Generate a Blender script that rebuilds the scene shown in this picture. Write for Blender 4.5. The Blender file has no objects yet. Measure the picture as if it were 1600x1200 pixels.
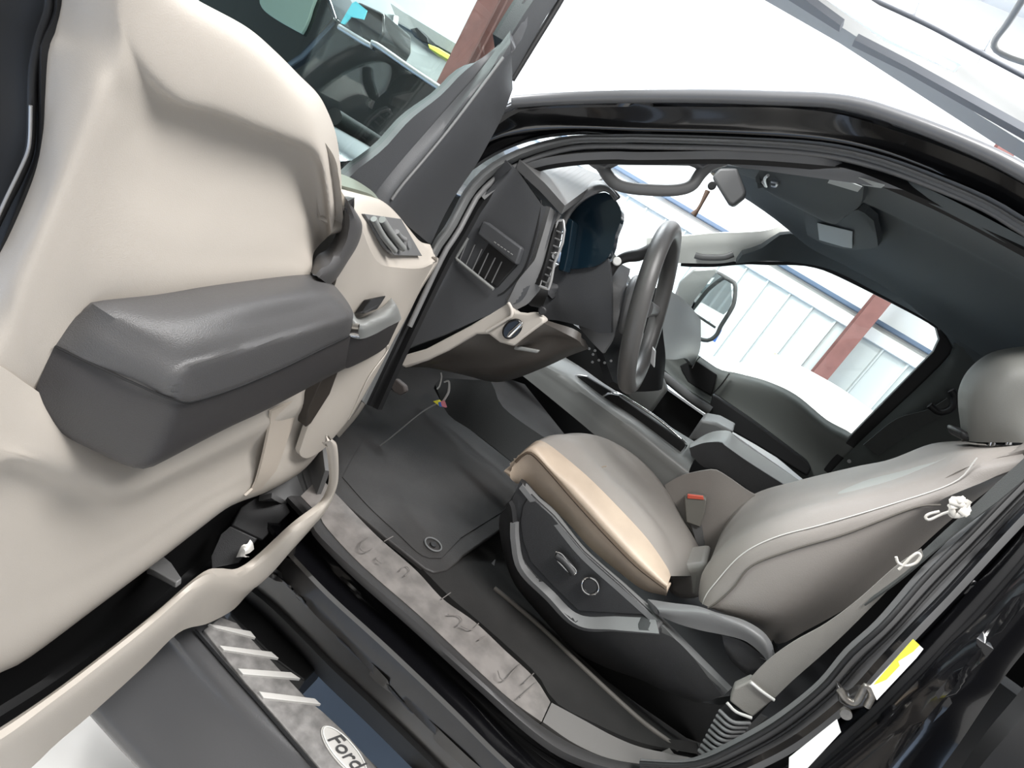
import bpy, bmesh, math, random
from mathutils import Vector, Matrix
random.seed(7)
SC = bpy.context.scene
COL = SC.collection

# ---------------------------------------------------------------- camera
# x = towards the truck's front, y = towards the driver's side, z = up, metres
CAM = Vector((.311, 1.847, 1.529))
F = 900.0                                    # focal length in pixels of a 1600 px wide frame
def camera_axes(roll, pitch, yaw):
    r, p, a = map(math.radians, (roll, pitch, yaw))
    down = Vector((-math.sin(r)*math.cos(p), math.cos(r)*math.cos(p), math.sin(p)))
    fw = (Vector((0, 0, 1)) - down*down.z).normalized()
    right = down.cross(fw)
    X = fw*math.sin(a) - right*math.cos(a)
    Y = -fw*math.cos(a) - right*math.sin(a)
    return Matrix((X, Y, -down))             # rows: world axes in camera coordinates
M3 = camera_axes(32.445, 16.909, 16.894)
cd = bpy.data.cameras.new('camera'); cam = bpy.data.objects.new('camera', cd); COL.objects.link(cam)
c0, c1, c2 = (M3.col[i] for i in range(3))
R = Matrix((c0, -c1, -c2)).transposed().to_4x4()
cam.matrix_world = Matrix.Translation(CAM) @ R
cd.sensor_width = 36; cd.lens = F*36/1600; cd.clip_start = .02; cd.clip_end = 200
SC.camera = cam

# ---------------------------------------------------------------- light and exposure
SC.view_settings.view_transform = 'Standard'; SC.view_settings.look = 'None'
SC.view_settings.gamma = 1; SC.view_settings.use_curve_mapping = False
SC.view_settings.exposure = 0.55
w = bpy.data.worlds.new('daylight'); SC.world = w; w.use_nodes = True
w.node_tree.nodes['Background'].inputs[0].default_value = (1, .985, .965, 1)
w.node_tree.nodes['Background'].inputs[1].default_value = 0.42
def area(name, loc, target, sx, sy, power, color=(1, 1, 1)):
    l = bpy.data.lights.new(name, 'AREA'); l.shape = 'RECTANGLE'; l.size = sx; l.size_y = sy
    l.energy = power; l.color = color
    o = bpy.data.objects.new(name, l); COL.objects.link(o); o.location = loc
    o.rotation_euler = (Vector(target)-Vector(loc)).to_track_quat('-Z', 'Y').to_euler()
    return o
area('fill_light_front_left', (3.4, 2.0, 3.9), (.6, -.6, 1.6), 2.0, .5, 170)  # added lamp, brightens the far pillar trim through the windscreen
area('bay_light_over_driver_side', (-.7, 1.55, 4.7), (0.2, 1.1, .9), 3.0, .8, 245, (1, .985, .97))
area('bay_light_front', (4.5, -2.2, 4.6), (4.2, -4.4, 0), 3.4, .5, 520, (.93, .97, 1))
area('bay_light_right', (0.3, -3.6, 4.7), (0, -5.2, 0), 4.5, .6, 190, (.96, .98, 1))

# ---------------------------------------------------------------- picture geometry -> real planes
def ray(u, v): return M3 @ Vector(((u-800)/F, (v-600)/F, 1))
def PL(u, v, p, n):
    r = ray(u, v); return CAM + r*((p-CAM).dot(n)/r.dot(n))
def Y(u, v, y): return PL(u, v, Vector((0, y, 0)), Vector((0, 1, 0)))
def Z(u, v, z): return PL(u, v, Vector((0, 0, z)), Vector((0, 0, 1)))
def X(u, v, x): return PL(u, v, Vector((x, 0, 0)), Vector((1, 0, 0)))
def S(u, v, off):                            # surface of the driver's door opening (leans in above the belt)
    a = Y(u, v, .90-off)
    if a.z <= 1.25: return a
    return PL(u, v, Vector((0, .90-off, 1.25)), Vector((0, 1, .4)))
TH = math.radians(80); HINGE = Vector((.93, .95, 0))
DN = Vector((-math.sin(TH), -math.cos(TH), 0))     # towards the inside face of the open door
DL = Vector((-math.cos(TH), math.sin(TH), 0))      # from hinge to free edge
def D(u, v, o): return PL(u, v, HINGE+DN*o, DN)
def at(fn, s, par=0.0):
    out = []
    for t in s.split():
        q = [float(a) for a in t.split(',')]
        out.append(fn(q[0], q[1], q[2] if len(q) > 2 else par))
    return out

# ---------------------------------------------------------------- mesh helpers
def catmull(pts, n, sharp=False):
    if len(pts) == 2 or sharp:
        L = [0]
        for a, b in zip(pts, pts[1:]): L.append(L[-1]+(b-a).length)
        out = []; k = 0
        for i in range(n):
            t = L[-1]*i/(n-1)
            while k < len(pts)-2 and t > L[k+1]: k += 1
            out.append(pts[k].lerp(pts[k+1], (t-L[k])/max(L[k+1]-L[k], 1e-9)))
        return out
    P = [pts[0]*2-pts[1]]+list(pts)+[pts[-1]*2-pts[-2]]
    dense = []
    for i in range(1, len(P)-2):
        a, b, c, d = P[i-1:i+3]
        for k in range(12):
            t = k/12
            dense.append(.5*((2*b)+(c-a)*t+(2*a-5*b+4*c-d)*t*t+(3*b-a-3*c+d)*t**3))
    dense.append(pts[-1])
    return catmull(dense, n, True)
def link(name, me, mat, parent=None, smooth=True):
    o = bpy.data.objects.new(name, me); COL.objects.link(o)
    if mat: me.materials.append(mat)
    if smooth:
        for p in me.polygons: p.use_smooth = True
    if parent:
        o.parent = parent
        q = parent; off = Vector((0, 0, 0))
        while q: off += q.location; q = q.parent
        o.matrix_parent_inverse = Matrix.Translation(-off)
    return o
def bm_obj(name, bm, mat, parent=None, smooth=True):
    me = bpy.data.meshes.new(name); bm.to_mesh(me); bm.free()
    return link(name, me, mat, parent, smooth)
def face_camera(bm, closed=False):
    if closed:
        bmesh.ops.recalc_face_normals(bm, faces=bm.faces); return
    bmesh.ops.recalc_face_normals(bm, faces=bm.faces)
    s = 0
    for f in bm.faces: s += f.normal.dot((CAM-f.calc_center_median()).normalized())*f.calc_area()
    if s < 0: bmesh.ops.reverse_faces(bm, faces=bm.faces)
def loft(name, rails, mat, parent=None, n=28, thick=.006, sharp=False, cyc=False, sub=0, cross=0, flat=False):
    R_ = [catmull(r, n, sharp) for r in rails]
    if cross:                                # smooth between the rails as well
        cols = [catmull([R_[i][j] for i in range(len(R_))], cross) for j in range(n)]
        R_ = [[cols[j][i] for j in range(n)] for i in range(cross)]
    bm = bmesh.new()
    V = [[bm.verts.new(p) for p in r] for r in R_]
    m = len(V)
    for i in range(m if cyc else m-1):
        for j in range(n-1):
            q = (V[i][j], V[i][j+1], V[(i+1) % m][j+1], V[(i+1) % m][j])
            try: bm.faces.new(q)
            except ValueError: pass
    bmesh.ops.remove_doubles(bm, verts=bm.verts, dist=1e-5)
    if cyc:
        bmesh.ops.holes_fill(bm, edges=bm.edges, sides=0)
    face_camera(bm, cyc)
    o = bm_obj(name, bm, mat, parent, not flat)
    if thick and not cyc:
        s = o.modifiers.new('thickness', 'SOLIDIFY'); s.thickness = thick; s.offset = -1
        s = o.modifiers.new('crisp_edges', 'EDGE_SPLIT'); s.split_angle = math.radians(50)
    if sub:
        s = o.modifiers.new('smooth', 'SUBSURF'); s.levels = s.render_levels = sub
    return o
def prism(name, pts, depth, mat, parent=None, bevel=0.0, smooth_outline=0, seg=3, dome=0.0):
    """closed outline pushed back by the vector / distance depth"""
    if smooth_outline: pts = catmull(list(pts)+[pts[0]], smooth_outline)[:-1]
    n = Vector((0, 0, 0))
    for a, b in zip(pts, pts[1:]+pts[:1]): n += a.cross(b)
    n.normalize(); c = sum(pts, Vector())/len(pts)
    if n.dot(CAM-c) < 0: n = -n
    dv = depth if isinstance(depth, Vector) else -n*depth
    bm = bmesh.new()
    A = [bm.verts.new(p) for p in pts]; B = [bm.verts.new(p+dv) for p in pts]
    fa = bm.faces.new(A); bm.faces.new(list(reversed(B)))
    for i in range(len(A)):
        j = (i+1) % len(A); bm.faces.new((A[i], B[i], B[j], A[j]))
    bmesh.ops.recalc_face_normals(bm, faces=bm.faces)
    if dome:
        r = bmesh.ops.inset_region(bm, faces=[fa], thickness=dome*1.2, depth=0)
        for v_ in fa.verts: v_.co += n*dome
    o = bm_obj(name, bm, mat, parent, True)
    if bevel:
        b = o.modifiers.new('bevel', 'BEVEL'); b.width = bevel; b.segments = seg; b.limit_method = 'ANGLE'; b.angle_limit = math.radians(35)
    auto(o); return o
def auto(o, ang=38):
    bm = bmesh.new(); bm.from_mesh(o.data)
    for e in bm.edges:
        if len(e.link_faces) == 2 and e.calc_face_angle(0) > math.radians(ang): e.smooth = False
    bm.to_mesh(o.data); bm.free()
def tube(name, pts, r, mat, parent=None, n=24, seg=10, flatn=None, cap=True, sharp=False, closed=False):
    """round bar along a line; r number or list; flatn=(normal, squash) flattens it"""
    if closed: pts = list(pts)+[pts[0]]
    P = catmull(pts, n, sharp)
    if closed: P = P[:-1]
    rr = r if isinstance(r, (list, tuple)) else [r, r]
    bm = bmesh.new(); rings = []
    up = None; m = len(P)
    for i, p in enumerate(P):
        if closed: t = (P[(i+1) % m]-P[i-1]).normalized()
        else: t = (P[min(i+1, m-1)]-P[max(i-1, 0)]).normalized()
        if up is None:
            up = flatn[0] if flatn else (Vector((0, 0, 1)) if abs(t.z) < .9 else Vector((1, 0, 0)))
        if flatn: up = flatn[0]
        a = t.cross(up).normalized(); b = a.cross(t).normalized()
        if not flatn: up = b
        f = i/max(m-1, 1)*(len(rr)-1); k = min(int(f), len(rr)-2); rad = rr[k]+(rr[k+1]-rr[k])*(f-k)
        sq = flatn[1] if flatn else 1
        rings.append([bm.verts.new(p+a*math.cos(2*math.pi*j/seg)*rad+b*math.sin(2*math.pi*j/seg)*rad*sq) for j in range(seg)])
    for i in range(m if closed else m-1):
        A, B = rings[i], rings[(i+1) % m]
        for j in range(seg): bm.faces.new((A[j], A[(j+1) % seg], B[(j+1) % seg], B[j]))
    if cap and not closed:
        bm.faces.new(list(reversed(rings[0]))); bm.faces.new(rings[-1])
    bmesh.ops.recalc_face_normals(bm, faces=bm.faces)
    o = bm_obj(name, bm, mat, parent, True); auto(o, 50); return o
def box(name, lo, hi, mat, parent=None, bevel=0.0, rot=None):
    bm = bmesh.new(); bmesh.ops.create_cube(bm, size=1)
    lo, hi = Vector(lo), Vector(hi)
    for v_ in bm.verts:
        v_.co = Vector((v_.co[i]*(hi[i]-lo[i]) for i in range(3)))
        if rot: v_.co = rot @ v_.co
        v_.co += (lo+hi)/2
    o = bm_obj(name, bm, mat, parent, True); auto(o)
    if bevel:
        b = o.modifiers.new('bevel', 'BEVEL'); b.width = bevel; b.segments = 3; b.limit_method = 'ANGLE'
    return o
def disc(name, c, n, r, depth, mat, parent=None, seg=32, bevel=0.0, squash=1, ax=None):
    n = Vector(n).normalized(); a = (ax or n.orthogonal()).normalized(); b = n.cross(a)
    return prism(name, [c+a*math.cos(2*math.pi*i/seg)*r+b*math.sin(2*math.pi*i/seg)*r*squash for i in range(seg)], -n*depth, mat, parent, bevel)
def text(name, s, o, xdir, ydir, size, mat, parent=None, shear=0, ext=.0006):
    cu = bpy.data.curves.new(name, 'FONT'); cu.body = s; cu.size = 1; cu.shear = shear; cu.extrude = ext/size; cu.align_x = 'CENTER'; cu.align_y = 'CENTER'
    t = bpy.data.objects.new('tmp', cu); COL.objects.link(t)
    me = bpy.data.meshes.new_from_object(t.evaluated_get(bpy.context.evaluated_depsgraph_get()))
    bpy.data.objects.remove(t)
    xd = Vector(xdir).normalized(); yd = Vector(ydir); yd = (yd-xd*yd.dot(xd)).normalized(); zd = xd.cross(yd)
    for v_ in me.vertices: v_.co = o+(xd*v_.co.x+yd*v_.co.y+zd*v_.co.z)*size
    return link(name, me, mat, parent, False)
def empty(name, loc, label, cat, group=None):
    o = bpy.data.objects.new(name, None); COL.objects.link(o); o.location = loc; o.empty_display_size = .1
    return tag(o, label, cat, group)
def tag(o, label, cat, group=None):
    o['label'] = label; o['category'] = cat
    if group: o['group'] = group
    return o
def struct(o): o['kind'] = 'structure'; return o
def lab(o, s): o['label'] = s; return o

# ---------------------------------------------------------------- materials
def lin(c): return tuple(((x/255)/12.92 if x/255 <= .04045 else ((x/255+.055)/1.055)**2.4) for x in c)+(1,)
def mat(name, rgb, rough=.5, metal=0, bump=0, scale=400, coat=0, var=0, vscale=6, spec=.5, alpha=1, trans=0, emit=0, ior=1.45, stretch=None):
    m = bpy.data.materials.new(name); m.use_nodes = True; nt = m.node_tree; b = nt.nodes['Principled BSDF']
    c = lin(rgb); b.inputs['Base Color'].default_value = c
    b.inputs['Roughness'].default_value = rough; b.inputs['Metallic'].default_value = metal
    b.inputs['Specular IOR Level'].default_value = spec; b.inputs['IOR'].default_value = ior
    b.inputs['Coat Weight'].default_value = coat; b.inputs['Coat Roughness'].default_value = .05
    b.inputs['Transmission Weight'].default_value = trans
    if emit: b.inputs['Emission Color'].default_value = c; b.inputs['Emission Strength'].default_value = emit
    tc = nt.nodes.new('ShaderNodeTexCoord')
    src = tc.outputs['Object']
    if stretch:
        mp = nt.nodes.new('ShaderNodeMapping'); mp.inputs['Scale'].default_value = stretch
        nt.links.new(src, mp.inputs[0]); src = mp.outputs[0]
    if bump:
        nz = nt.nodes.new('ShaderNodeTexNoise'); nz.inputs['Scale'].default_value = scale; nz.inputs['Detail'].default_value = 3
        bp = nt.nodes.new('ShaderNodeBump'); bp.inputs['Strength'].default_value = bump; bp.inputs['Distance'].default_value = .002
        nt.links.new(src, nz.inputs['Vector']); nt.links.new(nz.outputs[0], bp.inputs['Height']); nt.links.new(bp.outputs[0], b.inputs['Normal'])
    if var:
        nz = nt.nodes.new('ShaderNodeTexNoise'); nz.inputs['Scale'].default_value = vscale; nz.inputs['Detail'].default_value = 6
        cr = nt.nodes.new('ShaderNodeValToRGB'); cr.color_ramp.elements[0].position = .35; cr.color_ramp.elements[1].position = .65
        cr.color_ramp.elements[0].color = tuple(x*(1-var) for x in c[:3])+(1,); cr.color_ramp.elements[1].color = tuple(min(1, x*(1+var)) for x in c[:3])+(1,)
        nt.links.new(src, nz.inputs['Vector']); nt.links.new(nz.outputs[0], cr.inputs[0]); nt.links.new(cr.outputs[0], b.inputs['Base Color'])
    return m
TAN = mat('tan_door_plastic', (169, 162, 153), .5, bump=.1, scale=900)
TAN2 = mat('tan_dash_plastic', (172, 166, 158), .5, bump=.1, scale=900)
SEAT = mat('grey_tan_seat_leather', (128, 123, 118), .52, bump=.18, scale=500, var=.06, vscale=5)
BOL = mat('lit_bolster_leather', (160, 145, 129), .5, bump=.18, scale=500, var=.07, vscale=14)  # same leather as the seat, coloured warmer and paler where it is lit
DASH = mat('charcoal_dash_plastic', (62, 63, 65), .5, bump=.2, scale=800)
DARK = mat('black_textured_plastic', (34, 34, 35), .5, bump=.25, scale=700)
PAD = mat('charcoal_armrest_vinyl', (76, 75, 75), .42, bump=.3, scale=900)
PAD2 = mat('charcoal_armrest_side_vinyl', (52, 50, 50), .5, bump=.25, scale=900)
GREY = mat('grey_satin_plastic', (120, 121, 119), .4)
MID = mat('mid_grey_plastic', (98, 98, 98), .45, bump=.1, scale=800)
PAINT = mat('black_car_paint', (10, 10, 12), .16, coat=.8, spec=.6)
PAINT2 = mat('dusty_black_paint', (36, 34, 33), .35, coat=.3, var=.15, vscale=30)
RUB = mat('black_rubber', (17, 17, 18), .55)
RUBG = mat('grey_rubber_seal', (98, 99, 99), .45, bump=.1, scale=300)
ROOFG = mat('grey_roof_edge', (96, 97, 99), .35, coat=.3)
HEAD = mat('grey_headliner_cloth', (84, 88, 88), .9, bump=.3, scale=1200)
VISOR = mat('grey_sun_visor_cloth', (70, 74, 74), .8, bump=.3, scale=1200)
PILT = mat('light_grey_pillar_trim', (232, 234, 228), .6)
CHR = mat('chrome', (225, 226, 226), .12, metal=1)
SIL = mat('silver_plastic', (170, 170, 170), .3, metal=.6)
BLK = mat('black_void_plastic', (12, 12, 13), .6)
GLOSSB = mat('gloss_black_trim', (10, 11, 13), .08)
CLUST = mat('flare_tinted_cluster_lens', (18, 34, 44), .12)  # bluish cast of lens flare put into the black lens colour
WHEEL = mat('dark_leather_wheel', (74, 73, 72), .38, bump=.2, scale=700)
CARPET = mat('charcoal_carpet', (26, 25, 24), .95, bump=.6, scale=900, var=.2, vscale=12)
MATR = mat('dusty_rubber_mat', (40, 38, 37), .6, bump=.3, scale=200, var=.22, vscale=9)
SILLM = mat('worn_grey_sill_plate', (100, 96, 93), .5, bump=.3, scale=60, var=.24, vscale=26)
TREAD = mat('worn_grey_step_pad', (118, 116, 114), .6, bump=.5, scale=80, var=.3, vscale=34)
STEP = mat('dark_grey_running_board', (72, 72, 73), .27, bump=.1, scale=300)
BADGE = mat('pale_grey_badge', (188, 186, 182), .5, bump=.2, scale=300)
LABEL = mat('white_paper_label', (225, 225, 222), .6)
YLAB = mat('yellow_label', (222, 214, 60), .6)
VLAB = mat('grey_visor_label', (170, 174, 172), .7)
BELT = mat('grey_belt_webbing', (124, 121, 116), .7, bump=.4, scale=900)
BELTD = mat('dark_belt_webbing', (66, 68, 67), .7, bump=.4, scale=900)
WHITE = mat('white_plastic', (235, 232, 226), .4)
TAPE = mat('pale_plastic_tie', (196, 192, 184), .4)
RED = mat('red_release_button', (205, 92, 72), .5)
FLOOR = mat('blue_grey_painted_floor', (178, 198, 226), .5, var=.06, vscale=2, bump=.05, scale=20)
WALLM = mat('white_corrugated_wall', (206, 210, 206), .6)
CEIL = mat('white_ceiling_sheet', (226, 226, 224), .7)
BLUEB = mat('blue_grey_beam_paint', (88, 104, 124), .6)
RUST = mat('red_brown_steel_paint', (126, 84, 78), .6, var=.1, vscale=8)
GREYB = mat('grey_beam_paint', (112, 112, 110), .6)
TRAY = mat('dark_tray_paint', (62, 64, 68), .6)
CARD = mat('cardboard', (206, 176, 120), .8)
WCAR = mat('white_car_paint', (236, 236, 232), .25, coat=.5)
BLUEL = mat('blue_sign', (60, 98, 168), .6)
TEAL = mat('teal_sign', (96, 196, 206), .6)
YEL = mat('yellow_green_plastic', (204, 210, 90), .6)
STICK = mat('brown_wooden_stick', (112, 92, 80), .8)
RUBY = mat('worn_brown_pedal', (120, 112, 108), .6)
def glass(name, tint, rough=.0, refl=.9):
    m = bpy.data.materials.new(name); m.use_nodes = True; nt = m.node_tree; nt.nodes.clear()
    out = nt.nodes.new('ShaderNodeOutputMaterial'); tr = nt.nodes.new('ShaderNodeBsdfTransparent'); gl = nt.nodes.new('ShaderNodeBsdfGlossy')
    mx = nt.nodes.new('ShaderNodeMixShader'); lw = nt.nodes.new('ShaderNodeLayerWeight'); pw = nt.nodes.new('ShaderNodeMath'); pw.operation = 'POWER'; pw.inputs[1].default_value = 4
    fr = nt.nodes.new('ShaderNodeMath'); fr.operation = 'MULTIPLY_ADD'; fr.inputs[1].default_value = .6; fr.inputs[2].default_value = .035
    nt.links.new(lw.outputs['Facing'], pw.inputs[0]); nt.links.new(pw.outputs[0], fr.inputs[0])
    tr.inputs[0].default_value = (*tint, 1); gl.inputs['Roughness'].default_value = rough
    nt.links.new(fr.outputs[0], mx.inputs[0]); nt.links.new(tr.outputs[0], mx.inputs[1]); nt.links.new(gl.outputs[0], mx.inputs[2]); nt.links.new(mx.outputs[0], out.inputs[0])
    return m
GLS = glass('window_glass', (.94, .97, .96)); GLD = glass('door_glass', (.80, .87, .85))
MIRR = mat('mirror_glass', (215, 220, 220), .03, metal=1)

# ================================================================ the building
struct(box('floor', (-9, -6.3, -.12), (13, 8, 0), FLOOR))
struct(box('floor_glare_patch', (-3, 1.0, 0), (1.6, 3.2, .004), mat('pale_floor_glare', (214, 212, 208), .5, var=.05)))  # paler floor colour stands for daylight reflected off the floor here
struct(box('wall_front', (11.5, -6.3, 0), (11.7, 8, 5.6), WALLM))
struct(box('ceiling', (-9, -6.5, 5.6), (13, 2.2, 5.7), CEIL))
def corrugated(name, x0, x1, y, z0, z1, pitch, mat_):
    prof = []; x = x0
    while x < x1:
        prof += [(x, 0), (x+.012, .035), (x+.03, .035), (x+.042, 0)]
        x += pitch
    prof.append((x1, 0))
    bm = bmesh.new(); A = [bm.verts.new((a, y+b, z0)) for a, b in prof]; B = [bm.verts.new((a, y+b, z1)) for a, b in prof]
    A2 = [bm.verts.new((a, y-.08, z0)) for a in (x1, x0)]; B2 = [bm.verts.new((a, y-.08, z1)) for a in (x1, x0)]
    for i in range(len(A)-1): bm.faces.new((A[i], A[i+1], B[i+1], B[i]))
    bm.faces.new((A2[0], A2[1], B2[1], B2[0]))
    bmesh.ops.recalc_face_normals(bm, faces=bm.faces)
    return bm_obj(name, bm, mat_, None, False)
struct(corrugated('wall_right', -9, 11.5, -6.0, 0, 2.12, .30, WALLM))
struct(box('wall_right_upper', (-9, -6.2, 2.12), (11.5, -6.06, 5.6), CEIL))
struct(box('trim_1', (-9, -6.05, 2.12), (11.5, -5.93, 2.26), CEIL, bevel=.01))
tag(box('wall_rail', (-9, -6.06, 2.32), (11.5, -5.95, 2.37), BLUEB, bevel=.01), 'long blue-grey rail along the white wall beyond the passenger window', 'rail')
def column(x, y, label):
    e = empty('steel_column', (x, y, 0), label, 'column')
    box('web', (x-.075, y-.012, 0), (x+.075, y+.012, 5.4), RUST, e)
    box('flange', (x-.085, y+.085, 0), (x+.085, y+.105, 5.4), RUST, e); box('flange', (x-.1, y-.105, 0), (x+.1, y-.085, 5.4), RUST, e)
    return e
column(-.5, -5.75, 'red-brown steel column seen through the passenger window')
p = PL(749, 57, Vector((5.6, 0, 0)), Vector((.7, -.7, 0)).normalized())
column(p.x, p.y, 'red-brown steel column seen through the open door window, beside its black frame')

# roof structure at the top right of the view
def strip(name, s, z, drop, m_, label=None, cat=None, par=None):
    o = prism(name, at(Z, s, z), Vector((0, 0, drop)), m_, par)
    if label: tag(o, label, cat)
    return o
strip('ceiling_beam', '1180,-8 1311,67 1562,229 1700,312 1700,285 1416,109 1330,52 1235,-8', 3.9, .25, GREYB, 'long grey ceiling beam crossing above the truck roof', 'beam')
strip('ceiling_duct', '1222,-6 1250,-6 1313,40 1311,50', 3.84, .05, TRAY, 'short dark cable tray piece under the grey ceiling beam, nearest the windscreen', 'cable tray')
strip('ceiling_duct', '1335,62 1416,104 1600,206 1700,262 1700,275 1600,219 1416,114 1331,72', 3.84, .05, TRAY, 'long dark cable tray under the grey ceiling beam, above the door frame', 'cable tray')
e = empty('ceiling_light', Z(1380, 50, 3.8), 'long white fluorescent strip light hung above the grey ceiling beam', 'light')
strip('housing', '1283,-6 1312,-6 1400,50 1502,101 1492,113 1385,66', 3.8, .08, CEIL, par=e)
strip('diffuser', '1290,-2 1305,-2 1400,54 1490,104 1487,109 1385,60', 3.79, .01, mat('lamp_diffuser', (255, 255, 250), .5, emit=2.5), par=e)
tag(tube('conduit', at(Z, '1355,-6 1450,38 1536,84 1600,118 1700,170', 4.2), .022, TRAY, seg=8), 'long straight dark conduit under the white ceiling at the top right corner', 'conduit')
tag(tube('conduit', at(Z, '1602,-8 1575,35 1555,62 1556,76 1575,88 1610,100 1680,125', 4.0), .022, GREYB, seg=8), 'bent grey conduit curving down under the white ceiling at the top right corner', 'conduit')
for s, l in (('1440,-5 1420,50 1414,72', 'thin white hanger rod nearest the strip light'), ('1560,40 1530,95 1515,130', 'thin white hanger rod beside the bent conduit')):
    tag(tube('hanger_rod', at(Z, s, 4.237), .012, CEIL, seg=6), l, 'rod')

# white vehicle and things beyond the passenger side
e = empty('parked_car', (.0, -1.9, 0), 'white parked car close beyond the passenger window', 'car')
loft('body', [at(Y, '1090,560 1120,572 1150,575 1190,563 1230,580 1290,612 1345,648 1420,700', -2.0),
              at(Y, '1085,575 1120,585 1150,592 1190,582 1230,600 1290,635 1340,672 1410,720', -1.6),
              [Vector((q.x, -1.5, 0)) for q in at(Y, '1085,575 1120,585 1150,592 1190,582 1230,600 1290,635 1340,672 1410,720', -1.6)]], WCAR, e, cross=8)
prism('roof', at(Y, '1150,575 1190,563 1230,580 1290,612 1345,648 1420,700 1410,760 1150,720', -2.0), Vector((0, -1.3, 0)), WCAR, e, bevel=.04)
tag(prism('cardboard_box', [Vector((a.x, a.y, 0 if k > 2 else a.z)) for k, a in enumerate(at(Y, '1206,560 1212,553 1258,583 1252,600 1204,570', -3.6))], Vector((0, -.35, 0)), CARD, bevel=.004), 'tan cardboard box standing behind the white car', 'box')
tag(prism('wall_sign', at(Y, '1122,513 1128,516 1117,535 1111,531', -3.4), Vector((0, -.02, 0)), BLUEL), 'small blue sign beyond the passenger door mirror', 'sign')

# vehicle seen through the driver's door glass
e = empty('parked_pickup', Y(560, 180, -1.9), 'black parked pickup seen through the open door window', 'pickup truck')
yy = -1.9
prism('bed_side', at(Y, '470,66 535,40 588,72 700,148 760,190 700,330 430,160 420,100', yy), Vector((0, -1.6, 0)), PAINT, e, bevel=.02)
tube('bed_rail', at(Y, '530,42 580,72 585,68 640,106 694,142', yy+.03), .02, SIL, e, seg=8)
prism('cab_side', at(Y, '330,-60 480,-60 515,0 525,30 470,90 440,110 400,95 300,20', yy+.05), Vector((0, -.5, 0)), PAINT, e, bevel=.03)
prism('side_window', at(Y, '405,-20 488,-20 486,14 473,48 462,48 410,14', yy+.08), Vector((0, -.03, 0)), mat('tinted_glass', (120, 135, 125), .1), e, bevel=.005, smooth_outline=40)
prism('rear_panel', at(Y, '525,30 560,2 600,20 600,50 588,72 540,44', yy-.3), Vector((0, -.4, 0)), PAINT2, e, bevel=.02)
tag(prism('wall_poster', at(Y, '550,5 556,2 573,16 568,30 548,26 538,38 532,36 540,22', yy+.02), Vector((0, -.01, 0)), TEAL), 'small teal sign seen through the open door window above the black pickup', 'sign')
e = empty('workbench', Y(690, 110, -2.6), 'long grey workbench seen beyond the black pickup through the door window', 'workbench')
prism('bench_top', at(Y, '600,20 622,24 735,90 722,120 700,148 590,72', -3.4), Vector((0, -.8, 0)), mat('bench_grey', (150, 152, 150), .5), e, bevel=.01)
prism('back_board', at(Y, '610,5 626,16 735,82 728,96 622,36', -3.35), Vector((0, -.04, 0)), GREYB, e)
tag(prism('tool_bag', at(Y, '640,45 652,42 668,58 670,68 660,66 646,56', -3.1), Vector((0, -.15, 0)), RUB, bevel=.01), 'small black bag on the grey workbench', 'bag')
tag(prism('tool_case', at(Y, '668,68 684,74 704,86 700,94 686,86 670,76', -3.1), Vector((0, -.15, 0)), YEL, bevel=.01), 'yellow-green tool case on the grey workbench', 'case')
tag(tube('support_strut', at(Y, '619,26 616,50 612,76', -3.0), .025, WHITE, seg=8), 'short white strut standing before the grey workbench', 'strut')

# ================================================================ the truck
TR = empty('pickup_truck', (0, 0, 0), 'black pickup truck with open driver door, tan and charcoal cabin, filling the photo', 'pickup truck')
# ---- door frame ring: roof rail, pillar, rocker, rubber seal
sil = at(S, '560,330 640,260 700,215 760,180 800,157 850,151 950,146 1070,145 1200,148 1319,152 1412,176 1525,221 1600,259 1720,325', -.03)
edge = at(S, '570,345 650,275 710,228 770,192 810,170 860,164 1000,162 1150,163 1232,165 1319,175 1412,202 1525,244 1600,281 1720,350', -.0)
chan = at(S, '585,370 660,300 715,252 770,215 830,200 900,196 1000,199 1150,203 1281,212 1375,231 1469,265 1544,298 1600,330 1720,400', .05)
lip = at(S, '600,400 665,330 715,280 770,240 830,216 900,206 1000,208 1150,212 1281,221 1375,240 1469,274 1544,307 1600,339 1720,408', .055)
loft('roof_rail', [edge, edge, chan, lip], PAINT, TR, n=60, cross=20, thick=.01)
loft('roof_edge', [sil, at(S, '560,338 640,268 702,222 762,186 803,164 852,157 950,152 1070,152 1200,155 1319,162 1412,187 1525,232 1600,268 1720,336', -.04), edge], ROOFG, TR, n=60, cross=14, thick=.01)
tube('roof_drip_line', at(S, '800,159 850,155 950,151 1070,150 1200,153 1319,160 1412,187 1525,232 1600,270 1720,338', -.035), .012, ROOFG, TR, n=50)
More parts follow.
